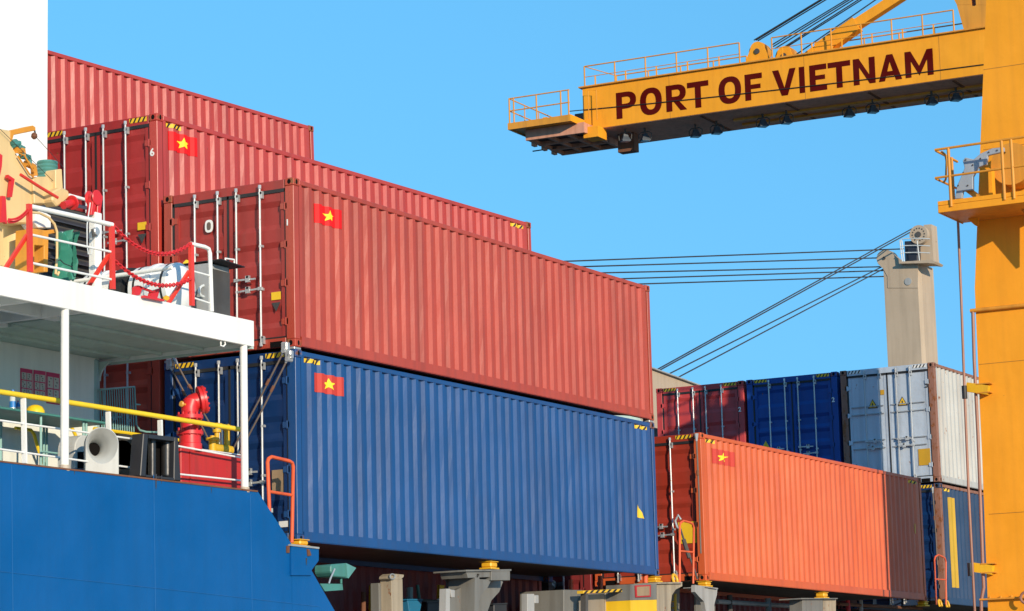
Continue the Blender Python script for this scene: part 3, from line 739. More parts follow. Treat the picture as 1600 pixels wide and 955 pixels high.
for (u, v, wl) in ((446, 542, 'upper lashing hook at the top right corner of the near blue door'), (452, 555, 'lower lashing hook at the top right corner of the near blue door'), (266, 568, 'lashing hook at the top left corner of the near blue door')):
    t = thing('lashing_hook', at(u, v, X=-.15), wl, 'fitting', 'lashing heads at the blue stack corners')
    c = at(u, v, X=-.12); MB().box(c.x-.05, c.x+.05, c.y-.055, c.y+.055, c.z-.06, c.z+.07).build('hook_body', steel, t, bevel=.015)
    MB().cyl(c+V(-.07, 0, -.07), c+V(.05, 0, -.07), .035, 10).build('pin', steel, t)
t = rod([(1088, 680), (1092, 770), (1095, 865)], XE-.10, 'grey lashing rod hanging loose beside the orange container corner', .018, None)
t = rod([(1457, 763), (1462, 830), (1466, 908)], XF-.10, 'grey lashing rod hanging beside the slate blue container corner', .014, None)
t = thing('turnbuckle', at(1070, 850, X=XE-.16), 'dark turnbuckle slanting behind the orange ladder hoop', 'turnbuckle')
pipe('screw', [(1063, 826), (1070, 848), (1090, 905)], .02, darksteel, t, X=XE-.16)
pipe('turnbuckle_body', [(1068, 843), (1077, 872)], .045, darksteel, t, X=XE-.16)
pipe('hook', [(1064, 828), (1058, 824), (1055, 814), (1060, 805), (1064, 812)], .025, steel, t, X=XE-.16)

# twistlocks on foundations and between tiers
nl = at(467, 856, Y=-.12)
for (X_, Y_, Z_, h_, lab) in ((nl.x, -.12, nl.z, .125, 'yellow twistlock under the near corner of the near blue container'),
                         (5.9, .10, -.15, .14, 'yellow twistlock on the large grey stanchion under the blue container'),
                         (L-.09, .08, -.125, .118, 'yellow twistlock under the far corner of the near blue container'),
                         (XE+.09, .08, -.125, .118, 'yellow twistlock under the near corner of the orange container'),
                         (XE+6.0, .08, -.15, .14, 'yellow twistlock on the small grey stanchion under the orange container'),
                         (XE+L-.09, .08, -.125, .118, 'yellow twistlock under the far corner of the orange container')):
    twistlock(X_, Y_, Z_, mat('twistlock_yellow', (.80,.42,.015), .45, .5, dirt=.15), h_, lab)
for (X_, Y_, wl) in ((.09, .08, 'near corner'), (.09, W-.08, 'inner left corner'), (L-.09, .08, 'far right corner')):
    t = thing('stacking_lock', (X_, Y_, HC), 'small steel lock between the rose red and blue containers, '+wl, 'twistlock', 'stacking locks between the two near containers')
    MB().box(X_-.10, X_+.08, Y_-.07, Y_+.07, HC+.004, HC+.04).build('lock_body', steel, t, bevel=.006)
for (u, v, Xp, lab) in ((1040, 903, L+.35, 'yellow lifting ring right of the far blue corner twistlock'), (1457, 946, XE+L+.45, 'yellow ring on the deck fitting below the navy door, left one'), (1470, 948, XE+L+.95, 'yellow ring on the deck fitting below the navy door, right one')):
    t = thing('lashing_ring', (Xp, -.12, -.12), lab, 'ring', None)
    MB().tube([V(Xp+.09*math.cos(a), -.15+.02*math.sin(a), -.06+.09*math.sin(a)) for a in [k*math.pi/9 for k in range(-2, 12)]], .028, 8).build('ring', MATS['twistlock_yellow'], t, smooth=True)

t = thing('folded_sheet', (11.3, .2, HC), 'pale green sheet lying on the near blue container at its far end', 'sheet')
MB().prism([V(10.55, .03, HC-.008), V(11.75, .03, HC-.008), V(11.62, .03, HC+.040), V(11.2, .03, HC+.043), V(10.9, .03, HC+.025)], (0, .5, 0)).build('sheet_body', mat('pale_green_cloth', (.42,.55,.50), .7, .2), t)
# ------------------------------------------------------------------ things below the outboard stack
sy = -.12
gst = mat('stanchion_grey', (.17,.165,.15), .55, .4, var=.10, dirt=.25, rust=.2); cst = mat('stanchion_cream', (.38,.31,.22), .55, .4, var=.10, dirt=.3, rust=.3)
def down(px, v=1060): return px
t = thing('stanchion', at(740, 955, Y=sy), 'large grey stanchion with curved brackets under the blue container', 'stanchion', None)
plate('column', [(742, 905), (742, 1060), (694, 1050), (697, 925), (713, 922), (724, 916)], (0, .06, 0), gst, t, Y=sy+.26)
plate('column_face', [(742, 896), (749, 897), (750, 1060), (740, 1060)], (0, .5, 0), gst, t, Y=sy)
plate('cap_beam', [(728, 890.5), (799, 889.5), (799, 892), (728, 893)], (0, .62, 0), gst, t, Y=sy-.04)
plate('cap_beam', [(728, 893), (768, 892), (768, 901.5), (731, 903)], (0, .5, 0), gst, t, Y=sy)
plate('head_box', [(768, 892), (797, 891.5), (797, 907), (768, 907)], (0, .45, 0), gst, t, bevel=.006, Y=sy-.03)
plate('back_plate', [(692, 893), (728, 892), (732, 903), (737, 922), (740, 960), (702, 955), (701, 910)], (0, .05, 0), gst, t, Y=sy+.55)
for o, dy in ((0, 0), (12, .25)):
    plate('curved_bracket', [(750, 903), (767+o*.3, 903), (786+o*0, 909), (780, 925), (768, 938), (762, 955), (757, 1060), (748, 1060)] if o else [(748, 905), (768, 906), (762, 918), (752, 930), (745, 950), (743, 955)], (0, .04, 0), gst, t, Y=sy+dy+.02)
t = thing('stanchion', at(650, 955, Y=sy+.5), 'pair of tall grey box posts with a rope guide on top', 'stanchion', None)
plate('post', [(592, 911), (603, 911), (605, 1060), (594, 1060)], (0, .16, 0), gst, t, bevel=.006, Y=sy+.6)
plate('post', [(612, 906), (629, 905), (632, 1060), (614, 1060)], (0, .22, 0), cst, t, bevel=.006, Y=sy+.4)
plate('rope_guide', [(609, 900), (614, 896.5), (622, 897), (632, 898), (631, 902), (627, 906), (611, 907), (608, 904)], (0, .2, 0), cst, t, bevel=.01, Y=sy+.4)
pipe('guide_eye', [(x, y) for x, y in arc((613, 901), 4, 0, 360)], .012, steel, t, Y=sy+.38)
plate('junction_box', [(605, 913), (611, 913), (611, 927), (606, 927)], (0, .10, 0), whitedull, t, bevel=.008, Y=sy+.5)
t = thing('blue_winch_box', at(650, 955, Y=1.2), 'small bright blue box between the posts and the large stanchion', 'box')
plate('box_body', [(637, 938), (660, 938), (655, 965), (641, 965)], (0, .3, 0), mat('bright_blue_paint', (.01,.16,.32), .5), t, bevel=.01, Y=1.2)
plate('lid', [(636, 936), (661, 936), (661, 938), (636, 938)], (0, .32, 0), MATS['bright_blue_paint'], t, Y=1.19)
plate('plinth', [(641, 965.2), (655, 965.2), (656, 1080), (640, 1080)], (0, .25, 0), darksteel, t, Y=1.21)
t = thing('ladder_frame', at(585, 950, Y=2.2), 'yellow upright ladder frame left of the grey box posts', 'ladder')
pipe('stile', [(579, 915), (577, 1060)], .03, vm, t, Y=2.3); pipe('stile', [(596, 920), (595, 1060)], .03, vm, t, Y=2.3)
for v in (927, 947, 968, 990): pipe('rung', [(578, v), (596, v+1)], .016, vm, t, Y=2.3)
t = thing('ladder_frame', at(688, 950, Y=2.2), 'yellow ladder upright left of the large grey stanchion', 'ladder')
plate('stile', [(687, 914), (695, 915), (690, 940), (688, 1060), (684, 1060), (686, 935)], (0, .05, 0), vm, t, Y=2.2)
palep = mat('pale_post_grey', (.36,.35,.33), .55, dirt=.2, rust=.15)
t = thing('junction_post', at(702, 950, Y=sy-.02), 'narrow pale post with a switch box before the large stanchion', 'post')
plate('post', [(697, 920), (703, 920), (703, 1060), (694, 1060)], (0, .12, 0), palep, t, Y=sy-.15)
plate('switch_box', [(703.5, 921), (711, 922), (711, 934), (706, 934)], (0, .06, 0), palep, t, bevel=.01, Y=sy-.14)
t = thing('junction_post', at(830, 950, Y=sy+.1), 'narrow pale post with a switch box right of the large stanchion', 'post')
plate('post', [(824, 928), (835, 928), (836, 1060), (825, 1060)], (0, .12, 0), palep, t, bevel=.006, Y=sy+.1)
plate('switch_box', [(836, 930), (842, 930), (842, 943), (836, 943)], (0, .10, 0), palep, t, bevel=.01, Y=sy+.1)
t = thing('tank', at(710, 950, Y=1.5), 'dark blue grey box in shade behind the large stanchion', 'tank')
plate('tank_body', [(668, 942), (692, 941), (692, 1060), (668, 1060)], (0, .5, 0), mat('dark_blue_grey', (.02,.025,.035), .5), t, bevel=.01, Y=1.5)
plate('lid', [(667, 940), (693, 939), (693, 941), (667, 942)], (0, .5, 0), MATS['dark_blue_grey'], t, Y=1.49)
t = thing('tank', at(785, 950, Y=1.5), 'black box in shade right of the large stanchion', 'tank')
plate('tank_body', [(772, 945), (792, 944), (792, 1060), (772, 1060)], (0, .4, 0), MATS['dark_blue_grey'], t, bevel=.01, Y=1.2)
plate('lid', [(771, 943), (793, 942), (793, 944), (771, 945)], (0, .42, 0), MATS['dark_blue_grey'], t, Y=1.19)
# teal floodlight and its shelf
t = thing('floodlight', at(530, 915, Y=-.25), 'sea green floodlight on a bracket above the hull slope', 'floodlight')
plate('lamp_housing', [(517, 884), (519, 882), (541, 880), (548, 884), (544, 903), (521, 901), (517, 894)], (0, .30, 0), teal, t, bevel=.015, Y=-.28)
plate('lamp_hood', [(541, 880), (556.5, 887.5), (544.5, 904), (543, 903)], (0, .34, 0), mat('teal_light', (.10,.30,.27), .4), t, Y=-.30)
pipe('yoke', [(523, 889), (516, 905), (514, 912)], .014, steel, t, Y=-.30); pipe('yoke', [(533, 900), (533, 912)], .018, teal, t, Y=-.2)
plate('shelf', [(500, 912), (535, 912.5), (536, 922), (508, 924)], (0, .28, 0), teal, t, Y=-.29)
# winch housing, sign board, cream brackets in the gap
t = thing('winch_housing', at(930, 955, Y=.2), 'grey and beige rounded winch housing below the far end of the blue container', 'winch')
plate('side_panel', [(881, 921.5), (911, 922), (911, 1060), (881, 1060)], (0, .9, 0), gst, t, bevel=.01, Y=.3)
plate('housing', [(911.5, 1060), (905, 955), (905, 942), (910, 932), (920, 927.5), (945, 927), (945, 1060)], (0, .7, 0), mat('beige_grey', (.26,.22,.175), .55, .4, dirt=.15, rust=.1), t, bevel=.01, Y=.25)
plate('housing', [(946, 927), (983, 929), (984, 1060), (946, 1060)], (0, .7, 0), cst, t, bevel=.006, Y=.28)
mb = MB(); c = at(973, 952, Y=.2)
pipe('handwheel', arc((973, 955), 11, 0, 360, 20), .012, rustm, t, Y=.2); pipe('valve_stem', [(973, 944), (973, 975)], .03, redp, t, Y=.19)
t = thing('hazard_beam', at(945, 925, Y=-.05), 'black and yellow striped beam above the winch housing', 'beam')
plate('beam', [(911, 923), (984, 919.5), (984, 924), (911, 927.5)], (0, .12, 0), yell, t, Y=-.05)
for k in range(8):
    u = 912+k*9; v = 923-(u-911)*.048
    plate('black_band', [(u, v+4.6), (u+4, v), (u+8 if k < 7 else u+7, v-.2), (u+4, v+4.4)], (0, .002, 0), black, t, Y=-.054)
plate('beam_bracket', [(915, 927.6), (919, 927.5), (919, 1060), (915, 1060)], (0, .1, 0), darksteel, t, Y=-.04)
t = thing('sign_board', at(1006, 955, Y=sy-.1), 'grey and yellow panel with a red framed plate', 'sign')
plate('panel', [(985, 913), (1026, 912), (1026, 937), (985, 938)], (0, .5, 0), gst, t, Y=sy-.1)
plate('panel', [(985, 938.2), (1026, 937.2), (1028, 1060), (987, 1060)], (0, .5, 0), mat('panel_yellow', (.80,.48,.01), .45, dirt=.08), t, Y=sy-.1)
fo = plate('sign_frame', [(993, 915), (1017, 914), (1017, 932.5), (994, 933.5)], (0, .02, 0), mat('frame_red', (.45,.015,.02), .5), t, Y=sy-.125)
plate('sign_plate', [(995.5, 917), (1015, 916), (1015, 930.5), (996, 931.5)], (0, .01, 0), tan, fo, Y=sy-.132)
for (lab, px, m_) in (('cream stanchion bracket with a curved right edge, right of the yellow panel', [(1026.5, 913), (1066, 912), (1066, 916), (1056, 921), (1050, 930), (1048, 945), (1049, 1060), (1028, 1060)], cst),
                      ('pale stanchion bracket with a curved left edge, below the orange container corner', [(1086, 914), (1121, 919), (1120, 930), (1116, 945), (1116, 1060), (1103, 1060), (1103, 955), (1100, 940), (1092, 932), (1086, 925)], palep)):
    t = thing('stanchion', at(px[0][0], 955, Y=sy), lab, 'stanchion', None)
    plate('web_plate', px, (0, .08, 0), m_, t, Y=sy-.05)
    a, b = (1028, 1066) if px[0][0] < 1050 else (1104, 1122)
    plate('top_flange', [(a, 910 if a < 1050 else 916.5), (b, 909.5 if a < 1050 else 919), (b, 911.8 if a < 1050 else 920.5), (a, 912.5 if a < 1050 else 917.5)], (0, .5, 0), m_, t, Y=sy-.10)
    plate('back_plate', [(px[0][0]+1, 916 if a < 1050 else 921), (b-4, 916 if a < 1050 else 924), (b-6, 1060), (px[0][0]+3, 1060)], (0, .04, 0), gst, t, Y=sy+1.2)
t = thing('ladder_frame', at(1055, 945, Y=1.0), 'yellow ladder between the two cream stanchion brackets', 'ladder')
pipe('stile', [(1055, 928), (1057, 1060)], .03, vm, t, Y=1.0); pipe('stile', [(1050, 930), (1052, 1060)], .02, vm, t, Y=1.3)
for v in (940, 950, 960): pipe('rung', [(1051, v), (1056, v)], .014, vm, t, Y=1.05)
t = thing('stanchion', at(1280, 955, Y=sy), 'short grey box stanchion under the middle of the orange container', 'stanchion', None)
plate('column', [(1254, 937), (1286, 936), (1286, 1060), (1255, 1060)], (0, .3, 0), gst, t, bevel=.006, Y=sy-.02)
plate('column_face', [(1286.5, 936), (1306, 937), (1306, 1060), (1287, 1060)], (0, .35, 0), cst, t, Y=sy)
plate('top_flange', [(1252, 934.5), (1309, 934.5), (1309, 936), (1252, 936.5)], (0, .5, 0), gst, t, Y=sy-.08)
# small deck machinery in the gap under the stack
t = thing('deck_machinery', at(900, 912, Y=3.5), 'small pale pipework and valves seen under the blue container end', 'machinery')
pm = mat('pale_pipe', (.5,.47,.42), .5, dirt=.2)
for q4 in ([(862, 912), (905, 909)], [(880, 918), (925, 914)], [(862, 918), (868, 908), (876, 909)], [(912, 899), (914, 916)]):
    pipe('pipework', q4, .07, pm, t, n=10, Y=3.4)
c = at(911, 904, Y=3.3); MB().box(c.x-.4, c.x+.5, 3.2, 3.6, c.z-.12, c.z+.18).build('tank_body', whitedull, t, bevel=.02)
c = at(875, 917, Y=3.3); MB().cyl(c, c-V(0,.15,0), .14, 16).build('wheel', darksteel, t)
c = at(916, 917, Y=3.3); MB().cyl(c, c-V(0,.15,0), .14, 16).build('wheel', pm, t)
MB().box(at(858, 920, Y=3.5).x, at(930, 920, Y=3.5).x, 3.2, 3.9, -2.2, at(890, 922, Y=3.4).z).build('machine_bed', darksteel, t)
for u, v0, v1, yy, lab in ((892, 906, 922, 2.9, 'short orange post before the pale machinery'), (938, 900, 922, 1.5, 'orange post with yellow foot left of the blue container end'), (1008.5, 897, 911, .1, 'orange post directly above the grey and yellow panel')):
    t = thing('deck_post', at(u, v1, Y=yy), lab, 'post'); a = at(u, v0, Y=yy); b = at(u, v1, Y=yy)
    MB().cyl(b, a, .05, 12).build('post', orangep, t, smooth=True); MB().cyl(V(b.x, b.y, -2.2), b, .06, 12).build('foot', vm if u == 938 else darksteel, t, smooth=True)
t = thing('pipe_rack', at(600, 950, Y=1.9), 'slanted green and rusty pipes in the shade behind the grey box posts', 'pipes')
for px, r_, m_ in (([(652, 914), (664, 1000)], .03, teal), ([(640, 918), (640, 1000)], .06, tealgrey), ([(600, 935), (700, 941)], .03, darksteel), ([(568, 925), (568, 1000)], .04, rustm), ([(655, 950), (700, 930)], .015, steel)):
    pipe('pipe', px, r_, m_, t, Y=1.9)
t = thing('pipe_rack', at(860, 950, Y=1.6), 'dark pipes and orange valve left of the grey winch housing', 'pipes')
for px, r_, m_ in (([(846, 935), (880, 933)], .04, rustm), ([(858, 940), (860, 1000)], .05, redp), ([(868, 930), (869, 1000)], .04, greyp), ([(846, 960), (880, 958)], .04, darksteel), ([(874, 945), (878, 1000)], .03, orangep)):
    pipe('pipe', px, r_, m_, t, Y=1.6)
t = thing('pipe_rack', at(1180, 950, Y=1.6), 'dim deck pipes in the shade under the orange container', 'pipes')
for px, r_, m_ in (([(1120, 940), (1250, 948)], .05, greyp), ([(1140, 930), (1142, 1000)], .06, darksteel), ([(1200, 935), (1203, 1000)], .07, greyp), ([(1310, 944), (1440, 951)], .04, rustm), ([(1325, 938), (1328, 1000)], .05, redp), ([(1345, 938), (1347, 1000)], .05, greyp)):
    pipe('pipe', px, r_, m_, t, Y=1.2)
# inboard container low down in the gap (bay 2, row behind)
MB().box(12.6, 12.75, 2.6, 20, -2.19, 1.1).build('cross_bulkhead', mat('coaming_dark', (.05,.035,.03), .7, .3, dirt=.2), ship)
MB().box(13.6, 90, 2.9, 20, -2.19, -.5).build('hatch_coaming', mat('coaming_grey', (.10,.10,.10), .6, .3, dirt=.2), ship)
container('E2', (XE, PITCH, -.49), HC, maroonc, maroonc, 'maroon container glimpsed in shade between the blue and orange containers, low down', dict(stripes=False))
container('G2', (XF, PITCH, -.03), HC, maroonc, maroonc, 'hidden maroon container under the navy one of the far row', dict(stripes=False))
container('H2', (XF, 2*PITCH, -.03), HC, navy, navy, 'hidden navy container under the maroon one of the far row', dict(stripes=False))

# ------------------------------------------------------------------ upper deck equipment
dz = 3.10
# railing with red posts
uy = HY+.06
t = thing('deck_railing', at(110, 440, Y=uy), 'upper deck railing with red posts and white pipes', 'railing')
redrail = mat('rail_red', (.68,.035,.02), .4, .5, dirt=.06)
pipe('top_rail', [(48, 323), (112, 337), (175, 351.5)], .034, white, t, n=12, Y=uy)
pipe('mid_rail', [(49, 367), (175, 394)], .017, white, t, Y=uy); pipe('mid_rail', [(49, 411), (175, 437)], .017, white, t, Y=uy)
pipe('mid_rail', [(298, 423), (328, 431)], .014, white, t, Y=uy); pipe('mid_rail', [(298, 464), (328, 474)], .014, white, t, Y=uy)
pipe('top_rail', [(298, 381), (320, 386), (326, 389), (328, 396), (331, 487)], .030, white, t, n=10, Y=uy)
for (a, b, c_) in (((45.5, 319, 425)), ((174.5, 349, 452)), ((298.5, 379, 478))):
    pp_ = at(a, b, Y=uy); q_ = at(a+1.5, c_, Y=uy)
    MB().beam(pp_, q_, .07, .05, (0,1,0)).build('railing_post', redrail, t)
    s0 = at(a, b+ (c_-b)*.45, Y=uy); s1_ = at(a-18, c_-6, Y=uy)
    MB().beam(s0+V(0,.03,0), V(s1_.x, uy+.25, dz), .05, .04, (0,1,0)).build('strut', redrail, t)
# rail across the end of the deck
t2 = thing('deck_railing', at(250, 425, Y=2.2), 'white pipe railing running inboard behind the white drums', 'railing')
xr_ = -2.95
a = V(xr_, 2.35, at(181, 432, X=xr_).z); b = V(xr_, .1, at(300, 414, X=xr_).z)
MB().tube([a-V(0,0,a.z-dz), a-V(0,0,.04), a, b], .03, 10).build('top_rail', white, t2, smooth=True)
# chains
def chain(label, A_, B_, drop):
    t = thing('chain', A_, label, 'chain', None)
    mb = MB(); p = sag(A_, B_, drop, 42)
    for k in range(42):
        d = (p[k+1]-p[k]); c = (p[k+1]+p[k])/2; d.normalize(); sd = d.cross(V(0, 0, 1)).normalized() if k % 2 else V(0, 0, 1)
        ln = (p[k+1]-p[k]).length*.72; wdt = .026
        ring = [c+d*math.cos(a_)*ln+sd*math.sin(a_)*wdt for a_ in [i*math.pi/4 for i in range(9)]]
        mb.tube(ring, .0105, 5)
    mb.build('chain_links', redp, t, smooth=True)
chain('upper red chain sagging between the red railing posts', at(176, 351, Y=uy), at(298, 381, Y=uy), .26)
chain('lower red chain sagging in front of the white drums', at(176, 404, Y=uy), at(298, 436, Y=uy), .21)
chain('short red chain at the far left beside the cream crane', at(13, 345, Y=uy), at(45, 327, Y=uy), .05)
# life raft canisters
for i, (ua, ub, vv, lab) in enumerate(((192, 250, 449, 'rear white life raft canister with a black strap'), (256, 320, 443, 'front white life raft canister nearest the grey cabinet'))):
    cx_ = -2.50
    Yc = (1.52, .62)[i]; r_ = .36
    cz_ = dz+.42
    t = thing('liferaft_canister', (cx_, Yc, dz), lab, 'life raft', 'white life raft canisters on the upper deck')
    MB().lathe((cx_, Yc-.43, cz_), (0, 1, 0), [(.14, 0), (.28, .03), (r_, .10), (r_, .39), (r_+.02, .395), (r_+.02, .465), (r_, .47), (r_, .76), (.28, .83), (.14, .86)], 28).build('canister', fibre, t, smooth=True)
    for yy in (-.24, .24): MB().lathe((cx_, Yc+yy-.018, cz_), (0, 1, 0), [(r_+.004, 0), (r_+.006, .005), (r_+.006, .03), (r_+.004, .035)], 28).build('strap', black, t)
    for yy in (-.25, .25): MB().prism([V(cx_-.30, Yc+yy-.03, dz+.002), V(cx_+.30, Yc+yy-.03, dz+.002), V(cx_+.20, Yc+yy-.03, dz+.10), V(cx_-.20, Yc+yy-.03, dz+.10)], (0, .06, 0)).build('cradle', redp, t)
    if i == 0:
        MB().lathe((cx_, Yc-.52, cz_), (0, 1, 0), [(r_+.012, .08), (r_+.015, .10), (r_+.015, .27), (r_+.012, .29)], 28).build('black_band', rubber, t, smooth=True)
t = thing('release_gear', at(230, 455, Y=uy+.1), 'small red release lever at the deck edge in front of the white drums', 'lever')
yq = uy+.12
plate('side_plate', [(210, 462), (211, 449), (215, 446), (221, 447), (222, 452), (219, 461)], (0, .05, 0), redp, t, Y=yq)
plate('side_plate', [(235, 463), (237, 455), (247, 452), (249, 456), (246, 466)], (0, .05, 0), redp, t, Y=yq)
pipe('lever', [(221, 450), (238, 456), (248, 453)], .02, redp, t, Y=yq)
plate('base_plate', [(226, 461.5), (257, 468), (257, 471), (226, 465)], (0, .06, 0), redp, t, Y=HY-.07)
plate('tag_disc', [(256, 464), (260, 461.5), (264, 463), (265, 467), (261, 470), (257, 468)], (0, .02, 0), yell, t, Y=yq)
# grey cabinet with open black front
t = thing('equipment_cabinet', at(360, 490, Y=.2), 'grey cabinet with a worn black open side and black lid', 'cabinet')
cy = .10; x0 = at(341, 490, Y=cy).x
cw = .40; zc1 = at(341, 412, Y=cy).z
x0 = -2.06; x1 = -1.56
MB().box(x0, x1, cy, cy+.85, dz+.002, zc1-.02).build('cabinet_body', greyp, t, bevel=.01)
MB().box(x0+.05, x1+.002, cy-.012, cy-.001, dz+.03, zc1-.10).build('front_panel', mat('scuffed_black', (.05,.045,.042), .6, .4, var=.35, dirt=.3, rust=.15), t)
MB().prism([V(x0-.01, cy-.22, zc1+.0), V(x1+.09, cy-.22, zc1-.03), V(x1+.09, cy+.87, zc1-.03), V(x0-.01, cy+.87, zc1)], (0, 0, .014)).build('lid', black, t)
pipe('lid_handle', [(352, 412), (352, 404), (366, 406), (366, 413)], .014, white, t, Y=cy+.4)
pipe('hose_coil', arc((320, 455), 9, 20, 320, 14), .02, whitedull, t, Y=cy+.1)
t = thing('warning_flag', at(291, 410, Y=1.2), 'small yellow rounded marker behind the red post', 'marker')
plate('marker_plate', [(286, 417), (288, 410), (292, 406), (296, 408), (297, 417)], (0, .02, 0), MATS['rail_yellow'], t, Y=.8)
pipe('marker_stem', [(291, 417), (291, 450)], .012, white, t, Y=.8)
# louvred dark housing
t = thing('louvre_housing', at(110, 430, Y=2.0), 'black louvred ventilation housing with white frame', 'ventilator')
ly = 2.1
MB().box(at(60, 430, Y=ly).x, at(147, 430, Y=ly).x, ly+.06, ly+1.2, dz+.002, at(100, 322, Y=ly).z).build('housing_body', darksteel, t)
ztop_ = at(110, 311, Y=ly).z
for k in range(13):
    z = dz+.10+k*(at(120, 322, Y=ly).z-dz-.13)/12
    x0 = at(62, 430, Y=ly).x; x1 = at(147, 430, Y=ly).x
    MB().prism([V(x0, ly-.03, z), V(x1, ly-.03, z), V(x1, ly+.055, z+.07), V(x0, ly+.055, z+.07)], (0, 0, .014)).build('slat', mat('louvre_dark', (.045,.045,.055), .4, .6), t)
pipe('frame_top', [(108, 305), (140, 314)], .025, white, t, Y=ly-.08)
MB().box(at(115, 430, Y=ly).x, at(146, 430, Y=ly).x, ly-.06, ly-.0, dz+.002, dz+.13).build('frame_bottom', white, t)
# davit post with red head
t = thing('davit_post', at(150, 445, Y=.6), 'white davit post with a red rope head in front of the louvres', 'davit')
dy = .7
a = at(146.5, 455, Y=dy); b = at(149, 333, Y=dy)
MB().box(b.x-.075, b.x+.075, dy-.06, dy+.06, dz+.002, b.z).build('post', white, t, bevel=.01)
plate('head_bracket', [(142, 336), (147, 304), (153, 301), (161, 306), (161, 310), (157, 336), (152, 336), (153, 316), (149, 326), (147, 336)], (0, .10, 0), redp, t, bevel=.008, Y=dy-.05)
c = at(151, 309, Y=dy-.05); MB().lathe(c-V(0,.02,0), (0, 1, 0), [(.10, 0), (.11, .01), (.07, .03), (.07, .12), (.11, .14), (.10, .15)], 20).build('sheave', redp, t, smooth=True)
pipe('rope', [(141, 317), (136, 352), (136, 382), (138, 397), (143, 398), (144, 380)], .009, whitedull, t, Y=dy-.08)
c = at(149, 362, Y=dy-.08); MB().lathe(c-V(0,.04,0), (0, 1, 0), [(.05, 0), (.06, .01), (.06, .06), (.05, .07)], 16).build('hand_winch', steel, t, smooth=True)
pipe('chain_tail', [(144, 358), (146, 370), (151, 366)], .018, darksteel, t, Y=dy-.1)
# cream provision crane
t = thing('provision_crane', at(30, 420, Y=1.2), 'cream ship crane with red levers in front of the white tower', 'crane')
ky = 1.1
plate('crane_arm', [(-40, 170), (0, 201), (17, 204), (17, 225), (50, 277), (74, 280), (74, 305), (50, 322), (44, 350), (-40, 345)], (0, .35, 0), cream, t, bevel=.02, Y=ky)
plate('jib_tip', [(16, 204), (52, 196), (56, 199), (56, 204), (22, 211), (19, 222), (16, 222)], (0, .14, 0), crane_y2, t, bevel=.008, Y=ky+.05)
pipe('hook_rope', [(54, 204), (55, 208)], .012, wire, t, Y=ky+.1); c = at(53.5, 212, Y=ky+.1); MB().lathe(c-V(0, 0, .05), (0, 0, 1), [(.02, 0), (.045, .03), (.04, .07), (.02, .09)], 12).build('hook_block', rustm, t, smooth=True)
a = at(48, 353, Y=ky); MB().cyl((at(20, 400, Y=ky+.5).x, ky+.5, dz+.002), (at(20, 400, Y=ky+.5).x, ky+.5, at(20, 352, Y=ky+.5).z), .36, 32).build('pedestal', cream, t, smooth=True)
MB().cyl((at(20, 400, Y=ky+.5).x, ky+.5, at(20, 353, Y=ky+.5).z), (at(20, 400, Y=ky+.5).x, ky+.5, at(20, 346, Y=ky+.5).z), .40, 32).build('slew_ring', crane_y2, t, smooth=True)
c = at(74, 268, Y=ky+.15)
mb = MB(); mb.lathe(c-V(0, 0, .12), (0, 0, 1), [(.15*(1 if k % 2 else .93), .026*k) for k in range(11)], 20); mb.build('rope_drum', teal, t, smooth=True)
plate('drum_frame', [(87, 265), (97, 264), (99, 300), (92, 303), (87, 300)], (0, .25, 0), cream, t, bevel=.01, Y=ky-.1)
plate('winch_bed', [(52, 280), (60, 276), (74, 276), (88, 292), (88, 318), (54, 318)], (0, .4, 0), cream, t, bevel=.01, Y=ky-.05)
plate('winch_cover', [(82, 300), (96, 292), (108, 298), (109, 308), (98, 318), (90, 323), (82, 314)], (0, .2, 0), cream, t, bevel=.02, Y=ky-.2)
pipe('lever', [(32, 273), (60, 291), (90, 309)], .022, redrail, t, Y=ky-.2)
a = at(99, 321, Y=ky-.25); b = at(112, 317, Y=ky-.25)
MB().cyl(a, b, .055, 16).build('winch_drum', redp, t, smooth=True); MB().lathe(b, b-a, [(.10, 0), (.105, .02), (.08, .05), (.03, .055)], 20).build('drum_end', redp, t, smooth=True)
for px in ([(0, 240), (4, 243), (3, 260), (0, 275), (-8, 275), (-8, 240)], [(13, 273), (23, 280), (19, 308), (15, 308), (18, 282), (12, 278)], [(4, 306), (9, 307), (11, 350), (7, 347), (0, 348), (2, 330)]):
    plate('red_bracket', px, (0, .05, 0), redp, t, Y=ky-.08)
for k, (u0, v0, u1, v1) in enumerate(((20, 226, 28, 232), (24, 234, 36, 246), (33, 243, 45, 258), (40, 255, 54, 275))):
    a = at(u0, v0, Y=ky); b = at(u1, v1, Y=ky); MB().tube([a, a.lerp(b, .5)+V(.07, 0, .05), b], .05, 8).build('rope_coil', teal if k % 2 == 0 else crane_y2, t, smooth=True)
plate('rope_cover', [(20, 222), (24, 217), (29, 217), (31, 224), (43, 230), (37, 236), (30, 232), (27, 226)], (0, .12, 0), teal, t, bevel=.02, Y=ky)
pipe('guard_frame', [(26, 238), (38, 243), (54, 270), (52, 277), (46, 272), (28, 244)], .012, crane_y2, t, Y=ky-.05)
plate('control_stand', [(51, 357), (72, 360), (88, 358), (88, 364), (76, 366), (75, 425), (69, 425), (69, 384), (54, 383), (54, 425), (50, 425)], (0, .3, 0), crane_y2, t, bevel=.006, Y=ky-.25)
plate('control_recess', [(54, 383), (69, 384), (69, 424), (54, 424)], (0, .01, 0), mat('recess_brown', (.08,.045,.02), .7), t, Y=ky-.05)
plate('motor_casing', [(57, 333), (62, 330), (73, 333), (80, 337), (80, 356), (60, 356), (54, 348)], (0, .25, 0), white, t, bevel=.01, Y=ky-.1)
pipe('bent_pipe', [(49, 332), (62, 333), (76, 340), (85, 350), (89, 362), (89, 400), (87, 428), (90, 430), (92, 425)], .018, cream, t, Y=ky-.3)
